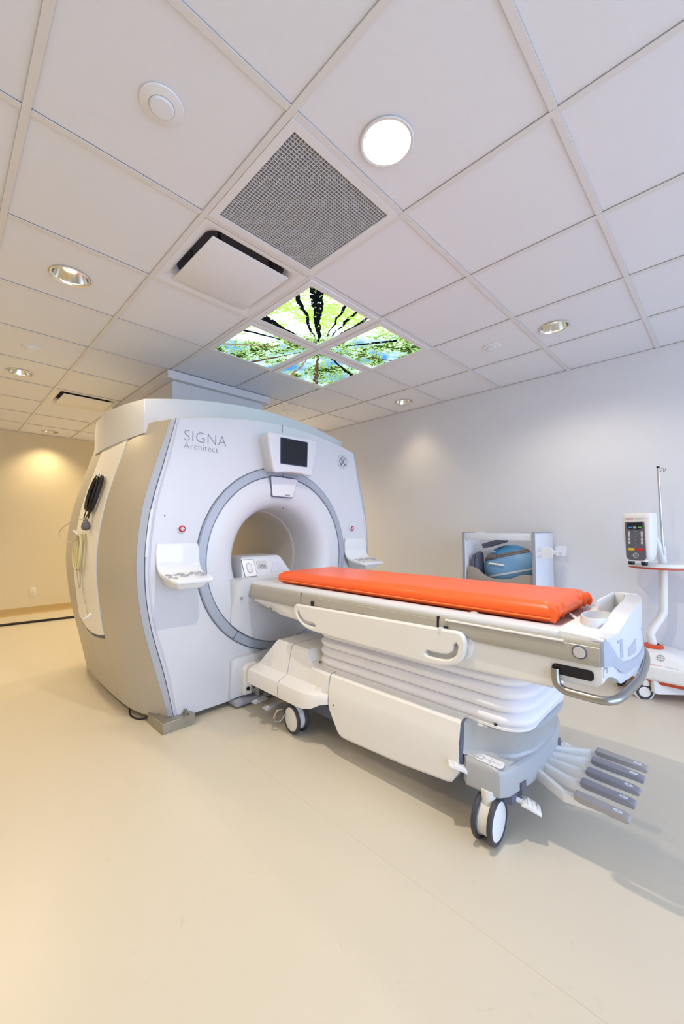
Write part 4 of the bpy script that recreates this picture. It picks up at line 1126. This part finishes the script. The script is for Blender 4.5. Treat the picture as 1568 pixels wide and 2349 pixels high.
# ------------------------------------------------------------------ mattress
MT = thing('mattress', 'bright orange vinyl mattress lying on the patient table', 'mattress', (CX, .3, .83))
mx0, mx1, my0, my1, mz0, mz1 = CX - .24, CX + .24, -.50, 1.145, .826, .904
b = nb(); nx, ny = 14, 44
def mpoint(u, v, top):
    # u,v in -1..1 ; rounded ends
    x = CX + .24 * u; y = (my0 + my1) / 2 + (my1 - my0) / 2 * v
    e = max(abs(u), 0)
    edge = min((1 - abs(u)) * .24, (1 - abs(v)) * (my1 - my0) / 2)
    d = max(0, 1 - edge / .03)
    z = (mz1 - .016 * d ** 2.2) if top else (mz0 + .012 * d ** 2)
    n = noise.noise(V((x * 5, y * 3, 1.3 if top else 7))) * .0016
    return V((x, y, z + (n if top else 0)))
def grid_u(n): return [math.sin(PI / 2 * (-1 + 2 * i / n)) * .5 + .5 * (-1 + 2 * i / n) for i in range(n + 1)]
us = grid_u(nx); vs = [-1 + 2 * i / ny for i in range(ny + 1)]
vs = sorted(set(vs + [-.985, -.97, .97, .985]))
T = [[b.verts.new(mpoint(u, v, True)) for u in us] for v in vs]; B_ = [[b.verts.new(mpoint(u, v, False)) for u in us] for v in vs]
for i in range(len(vs) - 1):
    for j in range(nx):
        b.faces.new((T[i][j], T[i][j + 1], T[i + 1][j + 1], T[i + 1][j])); b.faces.new((B_[i][j], B_[i + 1][j], B_[i + 1][j + 1], B_[i][j + 1]))
def wall(A, C_, outn):
    n = len(A); mid = []
    for q in range(n):
        bul = .012 if not outn[2] else .004
        f = noise.noise(V((A[q].co.x * 26, A[q].co.y * 26, 3.1)))
        fold = (.014 * f if outn[1] < 0 else .002 * f)
        mid.append(b.verts.new((A[q].co + C_[q].co) / 2 + V((outn[0], outn[1], 0)) * (bul + fold)))
    for q in range(n - 1):
        b.faces.new((A[q], A[q + 1], mid[q + 1], mid[q])); b.faces.new((mid[q], mid[q + 1], C_[q + 1], C_[q]))
    return mid
wall([r[0] for r in T], [r[0] for r in B_], (-1, 0, 0)); wall([r[-1] for r in T], [r[-1] for r in B_], (1, 0, 0))
wall(T[0], B_[0], (0, -1, 0)); wall(T[-1], B_[-1], (0, 1, 0))
bmesh.ops.remove_doubles(b, verts=b.verts, dist=.0005)
part('pad', b, ORANGE, MT, smooth=60)
zs = .849
pts = [(mx0 - .012, my0 - .004, zs - .004), (mx0 - .0125, .3, zs), (mx0 - .012, my1 - .01, zs)]
part('piping', tube([(mx0 - .0105, my0, zs), (mx0 - .0115, .3, zs), (mx0 - .0105, my1, zs)], .0035, 6, n=10), ORANGE2, MT)
part('piping', tube([(mx1 + .0105, my0, zs), (mx1 + .0115, .3, zs), (mx1 + .0105, my1, zs)], .0035, 6, n=10), ORANGE2, MT)
# gathered corner folds at the foot end
for k, (fx, wd_, ln) in enumerate(((mx0 - .002, .02, .03), (mx0 + .055, .022, .014), (mx0 + .12, .02, .012), (mx1 - .13, .022, .014), (mx1 - .06, .024, .016), (mx1 + .002, .03, .034))):
    rg = []
    for q in range(5):
        t_ = q / 4; z = mz1 - .014 - .052 * t_; w_ = wd_ * (.25 + .5 * math.sin(PI * (.15 + .7 * t_))); l2 = .55 * ln * math.sin(PI * (.1 + .75 * t_))
        rg.append([(fx - w_ / 2, my0 + .002, z), (fx - w_ * .15, my0 - l2 - .006, z - .004), (fx + w_ * .15, my0 - l2 * .8 - .006, z - .002), (fx + w_ / 2, my0 + .002, z)])
    part('corner_fold', loft(rg), ORANGE, MT, smooth=60)
for sx in (mx0 + .004, mx1 - .004):
    part('corner_fold', loft([[(sx - .012, my1 + .0, z), (sx, my1 + .018 * w_, z), (sx + .012, my1, z), (sx, my1 - .01, z)] for z, w_ in ((.885, .3), (.868, 1), (.852, 1), (.842, .3))]), ORANGE, MT)

# ================================================================== COIL CABINET
CBN = thing('coil_cabinet', 'white open cabinet against the right wall behind the mattress', 'cabinet', (2.7, .45, 0))
kx0, kx1, ky0, ky1, kz = 2.56, 3.0, .148, .772, 1.142
part('side', prism([(kx0, 0), (kx0, kz), (kx1 - .01, kz), (kx1 + .02, 0)], 'y', ky0, ky0 + .022, .004), LINER, CBN)
part('side', prism([(kx0, 0), (kx0, kz), (kx1 - .01, kz), (kx1 + .02, 0)], 'y', ky1 - .022, ky1, .004), LINER, CBN)
part('edge_strip', box(kx0 - .006, kx0, ky0 - .002, ky0 + .024, 0, kz, .002), CABG, CBN, label='grey front edge strip')
part('edge_strip', box(kx0 - .006, kx0, ky1 - .024, ky1 + .002, 0, kz, .002), CABG, CBN, label='grey front edge strip')
part('edge_strip', box(kx0 - .004, kx1 - .01, ky0 - .002, ky0 + .024, kz, kz + .005, .001), CABG, CBN)
part('edge_strip', box(kx0 - .004, kx0 + .2, ky1 - .024, ky1 + .002, kz, kz + .005, .001), CABG, CBN)
hd = part('header_rail', box(kx0 + .004, kx0 + .024, ky0 + .022, ky1 - .022, kz - .062, kz - .004, .002), LINER, CBN)
for yy in (.22, .46, .70): part('rivet', cyl((kx0, yy, kz - .03), .005, .004, 'x', 10), GLOSSW, hd)
part('back', box(kx0 + .30, kx0 + .312, ky0 + .022, ky1 - .022, .0, kz - .02), LINER, CBN)
part('shelf', box(kx0 + .02, kx0 + .30, ky0 + .022, ky1 - .022, .66, .68), LINER, CBN)
part('shelf', box(kx0 + .02, kx0 + .30, ky0 + .022, ky1 - .022, .30, .32), LINER, CBN)
part('plinth', box(kx0 + .03, kx0 + .05, ky0 + .022, ky1 - .022, 0, .08), LINER, CBN)
rh = part('roll_holder', tube([(kx0 + .035, ky0 - .075, .983), (kx0 + .395, ky0 - .075, .983)], .008, 10, curve=False), TRANSL, CBN, label='frosted plastic roll holder')
for xx in (kx0 + .03, kx0 + .385):
    part('holder_plate', loft([[(xx + d, ky0 - .075 + p[0] * k_, .985 + p[1] * k_) for p in rrect(.082, .085, .014, 4)] for d, k_ in ((0, .96), (.003, 1), (.012, 1), (.015, .96))]), TRANSL, rh)
    part('holder_arm', box(xx + .003, xx + .012, ky0 - .04, ky0, .955, .99, .002), TRANSL, rh)
# contents
cc = V((2.735, .425, .857))
BC = thing('blue_coil', 'round sky-blue imaging coil with white handle inside the cabinet', 'imaging coil', (cc.x, cc.y, .682))
def ell(rx, ry, rz, z_lo, z_hi, seg=36, n=18):
    pr = []
    for k in range(n + 1):
        f = z_lo + (z_hi - z_lo) * k / n; f = max(-1, min(1, f)); pr.append((math.sqrt(max(0, 1 - f * f)), f))
    b = lathe([(max(p[0], 1e-7), p[1]) for p in pr], (0, 0, 0), 'z', seg)
    return xf(b, Matrix.Translation(cc) @ Matrix.Rotation(math.radians(-14), 4, 'X') @ Matrix.Diagonal((rx, ry, rz, 1)))
part('lower_shell', ell(.104, .222, .172, -.98, -.36), BLUE, BC, smooth=60)
part('mid_shell', ell(.104, .222, .172, -.36, .52), BLUE, BC, smooth=60)
part('upper_shell', ell(.106, .224, .175, .52, 1.0), BLUED, BC, smooth=60)
part('rim', ell(.109, .227, .176, -.40, -.32, n=3), WHITE2, BC)
part('band', ell(.110, .228, .179, .44, .60, n=4), STRAP, BC, label='taupe band')
part('band_groove', ell(.1105, .2285, .1795, .515, .53, n=2), DARK, BC)
part('buckle', box(cc.x - .104, cc.x - .08, .50, .575, .915, .958, .006), STRAP, BC)
part('tab', box(cc.x - .09, cc.x - .07, .51, .545, .965, .985, .003), BLUE, BC)
part('handle', tube([(cc.x - .088, .555, .870), (cc.x - .116, .55, .873), (cc.x - .122, .50, .872), (cc.x - .120, .445, .865), (cc.x - .098, .43, .862)], .009, 10), WHITE2, BC, label='white carrying handle')
SP = thing('slate_pad', 'slate grey rounded pad standing left of the blue coil', 'coil pad', (2.66, .70, .682))
for k, y0 in enumerate((.655, .69)):
    part('pad_half', prism(rounded([(2.615, .682), (2.615, .90), (2.64, .96 - .02 * k), (2.69, .975 - .02 * k), (2.74, .95), (2.76, .682)], .03), 'y', y0, y0 + .032, .008), DGREY, SP)
tb2 = xf(box(-.05, .05, -.10, .10, -.02, .02, .006), Matrix.Translation((2.70, .535, 1.05)) @ Matrix.Rotation(math.radians(-17), 4, 'X'))
TC = thing('slate_tray', 'slate grey slab tilted on top of the blue coil', 'coil pad', (2.70, .54, 1.03))
part('slab', tb2, DGREY, TC)
part('rib', xf(box(-.052, -.048, -.07, .05, -.012, .008, .001), Matrix.Translation((2.70, .535, 1.052)) @ Matrix.Rotation(math.radians(-17), 4, 'X')), PANELG, TC)
cu_ = [(.175, .684), (.175, .80), (.27, .80), (.34, .765), (.42, .745), (.50, .745), (.58, .765), (.66, .83), (.735, .845), (.742, .684)]
solo('foam_cushion', prism(rounded([(p[0], p[1]) for p in cu_], .03, 4), 'x', 2.575, 2.612, .005), TAUPE, (2.59, .45, .682), 'taupe foam cushion with a scooped top at the cabinet front', 'cushion')

# ================================================================== CONTRAST INJECTOR
ir = V((.0, -1, 0)); 
INJ = thing('injector_stand', 'white contrast injector on a wheeled stand at the right edge', 'medical injector', (2.83, -.54, 0))
# base: lofted shell
def oct_(cx, cy, hx, hy, z, ch=.35, sk=0):
    return [(cx - hx, cy - hy * (1 - ch), z), (cx - hx * (1 - ch), cy - hy, z), (cx + hx * (1 - ch), cy - hy, z), (cx + hx, cy - hy * (1 - ch), z), (cx + hx, cy + hy * (1 - ch), z), (cx + hx * (1 - ch), cy + hy, z), (cx - hx * (1 - ch), cy + hy, z), (cx - hx, cy + hy * (1 - ch), z)]
bcx, bcy = 2.84, -.60
part('base_shell', loft([oct_(bcx - .01, bcy - .0, .175, .26, .145, .42), oct_(bcx - .01, bcy - .0, .185, .275, .16, .42), oct_(bcx, bcy, .19, .28, .235, .42), oct_(bcx, bcy + .005, .165, .235, .27, .45), oct_(bcx - .005, bcy + .03, .13, .15, .318, .5), oct_(bcx - .005, bcy + .04, .10, .10, .332, .5)], w=.008, seg=3), WHITE2, INJ)
# orange skirt and grey-white wheel panel
part('orange_skirt', loft([oct_(bcx - .005, bcy, .15, .235, .118, .42), oct_(bcx - .01, bcy, .165, .252, .15, .42)]), ORPL, INJ, label='orange lower edge of base')
fp = [(2.705, -.512), (2.85, -.675)]
dv = V((fp[1][0] - fp[0][0], fp[1][1] - fp[0][1], 0)); du = dv.normalized(); dn = V((du.y, -du.x, 0))
if dn.x > 0: dn = -dn
pm = basis(V((2.70, -.555, 0)) + dn * .018, du, (0, 0, 1))
part('front_panel', plate(rounded([(-.03, .235), (-.02, .06), (.0, .052), (.20, .05), (.215, .06), (.25, .16), (.25, .235), (.01, .235)], .02), [], .02, .008, pm), WHITE2, INJ)
caster(2.693, -.50, INJ, .05, .008, .012, math.radians(28), .05, .15)
caster(2.86, -.33, INJ, .05, .008, .012, math.radians(60), .05, .15)
caster(2.80, -.84, INJ, .05, .008, .012, math.radians(20), .05, .15)
caster(2.97, -.80, INJ, .05, .008, .012, math.radians(10), .05, .15)
part('column_collar', lathe([(.05, 0), (.062, .0), (.064, .008), (.055, .018), (.036, .022)], (2.83, -.543, .333), 'z', 32), ORPL, INJ, label='orange collar')
colp = [(2.83, -.543, .34), (2.822, -.537, .39), (2.818, -.535, .43), (2.838, -.558, .485), (2.866, -.592, .55), (2.876, -.603, .60), (2.874, -.607, .75), (2.863, -.61, .90), (2.856, -.608, .97), (2.838, -.592, 1.045), (2.805, -.566, 1.115), (2.76, -.535, 1.15)]
part('column', tube(smooth_path(colp, 6), .0265, 18, curve=False), WHITE2, INJ)
tray = [(2.835 + .175 * math.cos(a), -.592 + .185 * math.sin(a)) for a in [2 * PI * k / 40 for k in range(40)]]
tm = lambda z, k: [(2.835 + (p[0] - 2.835) * k, -.592 + (p[1] + .592) * k, z) for p in tray]
part('tray', loft([tm(.905, .95), tm(.908, 1.0), tm(.928, 1.0), tm(.933, .97), tm(.929, .94)]), WHITE2, INJ)
part('tray_hook_rim', loft([tm(.893, .93), tm(.897, .965), tm(.905, .965)]), ORPL, INJ, label='orange rim under the tray')
part('pole', tube([(2.796, -.611, 1.60), (2.836, -.619, 1.02)], .0085, 12, curve=False), CHROME, INJ, label='chrome drip pole')
part('pole_cap', tube([(2.7955, -.611, 1.615), (2.797, -.6112, 1.60)], .0095, 12, curve=False), BLACK, INJ)
part('pole_bracket', tube([(2.836, -.619, 1.05), (2.842, -.625, .99)], .013, 10, curve=False), WHITE2, INJ)
part('drip_hook', tube([(2.80, -.615, 1.598), (2.815, -.63, 1.602), (2.825, -.64, 1.59), (2.823, -.638, 1.578), (2.832, -.648, 1.588), (2.834, -.65, 1.60)], .0025, 6), STEEL, INJ)
part('drip_hook', tube([(2.80, -.613, 1.592), (2.806, -.618, 1.58), (2.81, -.622, 1.576), (2.813, -.626, 1.585)], .0025, 6), STEEL, INJ)
# head: own frame (u right, n toward the viewer side)
hn = V((-.955, .295, 0)).normalized(); hu = V((0, 0, 1)).cross(hn) ; 
ho_ = V((2.625, -.515, 0))
def hp(u, d, z): return tuple(ho_ + hu * u + hn * d + V((0, 0, z)))
rings = []
for z, w0, d0, d1 in ((.952, .060, -.035, .015), (.965, .074, -.05, .03), (1.0, .081, -.058, .042), (1.10, .087, -.058, .046), (1.18, .091, -.058, .046), (1.25, .093, -.055, .046), (1.272, .091, -.053, .044), (1.28, .084, -.047, .036)):
    q = rrect(2 * w0, d1 - d0, .026, 4, 0, (d0 + d1) / 2)
    rings.append([hp(p[0], p[1], z) for p in q])
HD = part('injector_head', loft(rings), WHITE2, INJ, label='white injector head with grey key panel', smooth=50)
def fpm(u, z, o=.0):  # face plane, slightly leaning
    return basis(hp(u, .047 + o, z), hu, (0, 0, 1))
part('key_panel', plate(rounded([(-.066, .105), (.054, .108), (.056, .02), (.058, -.14), (.045, -.155), (-.045, -.155), (-.062, -.14)], .012), [], .003, .001, fpm(0, 1.115)), PANELG, HD)
part('readout', plate(rounded([(-.052, .098), (.044, .10), (.046, .062), (.02, .054), (-.03, .054), (-.052, .06)], .005), [], .004, .0005, fpm(0, 1.115)), SCREEN, HD)
for u, m_ in ((-.032, BLUEK), (.028, GRNK)): part('key', plate(rrect(.024, .009, .004, 3), [], .005, .0005, fpm(u, 1.183)), m_, HD)
part('key', plate(rrect(.02, .014, .002, 2), [], .005, .0005, fpm(-.003, 1.182)), KEYG, HD)
for u in (-.044, .043):
    for z in (1.147, 1.128, 1.102, 1.078): part('key', plate(rrect(.014, .018, .003, 2), [], .004, .0005, fpm(u * .9, z)), KEYL, HD)
for z in (1.155, 1.138, 1.118, 1.095, 1.075, 1.055): part('key', plate(rrect(.006, .004, .001, 2), [], .004, .0003, fpm(0, z)), KEYG, HD)
for u, m_ in ((-.028, YEL), (.024, REDK)): part('key', plate(rrect(.042, .017, .008, 4), [], .005, .0008, fpm(u, 1.033)), m_, HD)
def roundel(parent, mtx, r, m_):
    part('roundel', plate([(r * math.cos(2 * PI * k / 28), r * math.sin(2 * PI * k / 28)) for k in range(28)], [[(r * .87 * math.cos(2 * PI * k / 28), r * .87 * math.sin(2 * PI * k / 28)) for k in range(28)]], .0008, .0001, mtx), m_, parent)
    w5 = 'BAYER'
    for k, ch in enumerate(w5):
        st = r * .42; y = (2 - k) * r * .33
        if k == 2:
            part('roundel', textmesh(ch, st, mtx @ Matrix.Translation((-st * .3, -st * .33, .0)), .0006), m_, parent)
            continue
        part('roundel', textmesh(ch, st, mtx @ Matrix.Translation((-st * .3, y - st * .33, .0)), .0006), m_, parent)
        part('roundel', textmesh(ch, st, mtx @ Matrix.Translation(((k - 2) * r * .34 - st * .3, -st * .33, .0)), .0006), m_, parent)
roundel(HD, fpm(-.002, .992, .004), .017, TEXTW)
part('lettering', textmesh('MEDRAD', .013, fpm(-.062, 1.238, .0004), .0005), TEXTR, HD)
part('lettering', textmesh('MRXperion', .011, fpm(.0, 1.2385, .0004), .0005), TEXTG, HD)
for u in (-.045, .035):
    kn = lathe([(0, -.03), (.016, -.03), (.019, -.024), (.02, -.008), (.017, 0)], hp(u, .02, .955), 'z', 18)
    part('syringe_knob', kn, BLACK, HD)
    part('knob_collar', lathe([(.019, -.008), (.022, -.004), (.022, .008), (.015, .014)], hp(u, .02, .957), 'z', 18), WHITE2, HD)
part('head_seam', box(-.0015, .0015, -.001, .001, 1.03, 1.20), BLUEK, HD) if False else None
# emblem and lettering on the base
roundel(INJ, basis((2.6875, -.60, .299), (0, -1, 0), V((.03, 0, .048)).normalized()), .021, TEXTG)
vv = V((.025, 0, .035)).normalized()
part('lettering', textmesh('MEDRAD', .0155, basis((2.659, -.545, .246), (0, -1, 0), vv), .001), TEXTR, INJ)
part('lettering', textmesh('MRXperion', .0145, basis((2.659, -.625, .246), (0, -1, 0), vv), .001), TEXTG, INJ)
part('nose_sticker', textmesh('MEDRAD', .012, basis((2.6505, -.47, .185), (0, -1, 0), (0, 0, 1)), .001), TEXTR, INJ)

# ================================================================== WALL ITEMS, FLOOR HOSE
o = thing('wall_outlet', 'cream wall outlet low on the far left wall', 'wall outlet', (.208, YB - .004, .31))
part('plate', box(.172, .244, YB - .007, YB, .25, .368, .003), OUTL, o)
part('receptacle', box(.192, .224, YB - .010, YB - .005, .272, .346, .004), OUTL, o)
for z in (.29, .328):
    for dx in (-.006, .006): part('slot', box(.208 + dx - .0015, .208 + dx + .0015, YB - .0107, YB - .0095, z - .006, z + .006), SEAM, o)
b = nb(); P = smooth_path([(-2.0, 5.62, .016), (-1.0, 5.50, .016), (-.16, 5.43, .016), (.55, 5.345, .016), (1.3, 5.30, .016), (2.2, 5.45, .016)], 70)
rg = 0
tube(P, .014, 8, curve=False, b=b)
for i, v in enumerate(b.verts):
    pass
hose = solo('corrugated_hose', b, BLACK, (0, 5.4, 0), 'thin black corrugated hose on the floor along the far wall', 'hose')
rib = local_mesh('rib', lathe([(.0135, -.003), (.0165, -.0015), (.0165, .0015), (.0135, .003)], (0, 0, 0), 'x', 8), BLACK)
for k in range(0, 120):
    i = 70 + k; p = P[i]; inst('rib', rib, p, hose, math.atan2(P[i + 1].y - p.y, P[i + 1].x - p.x))
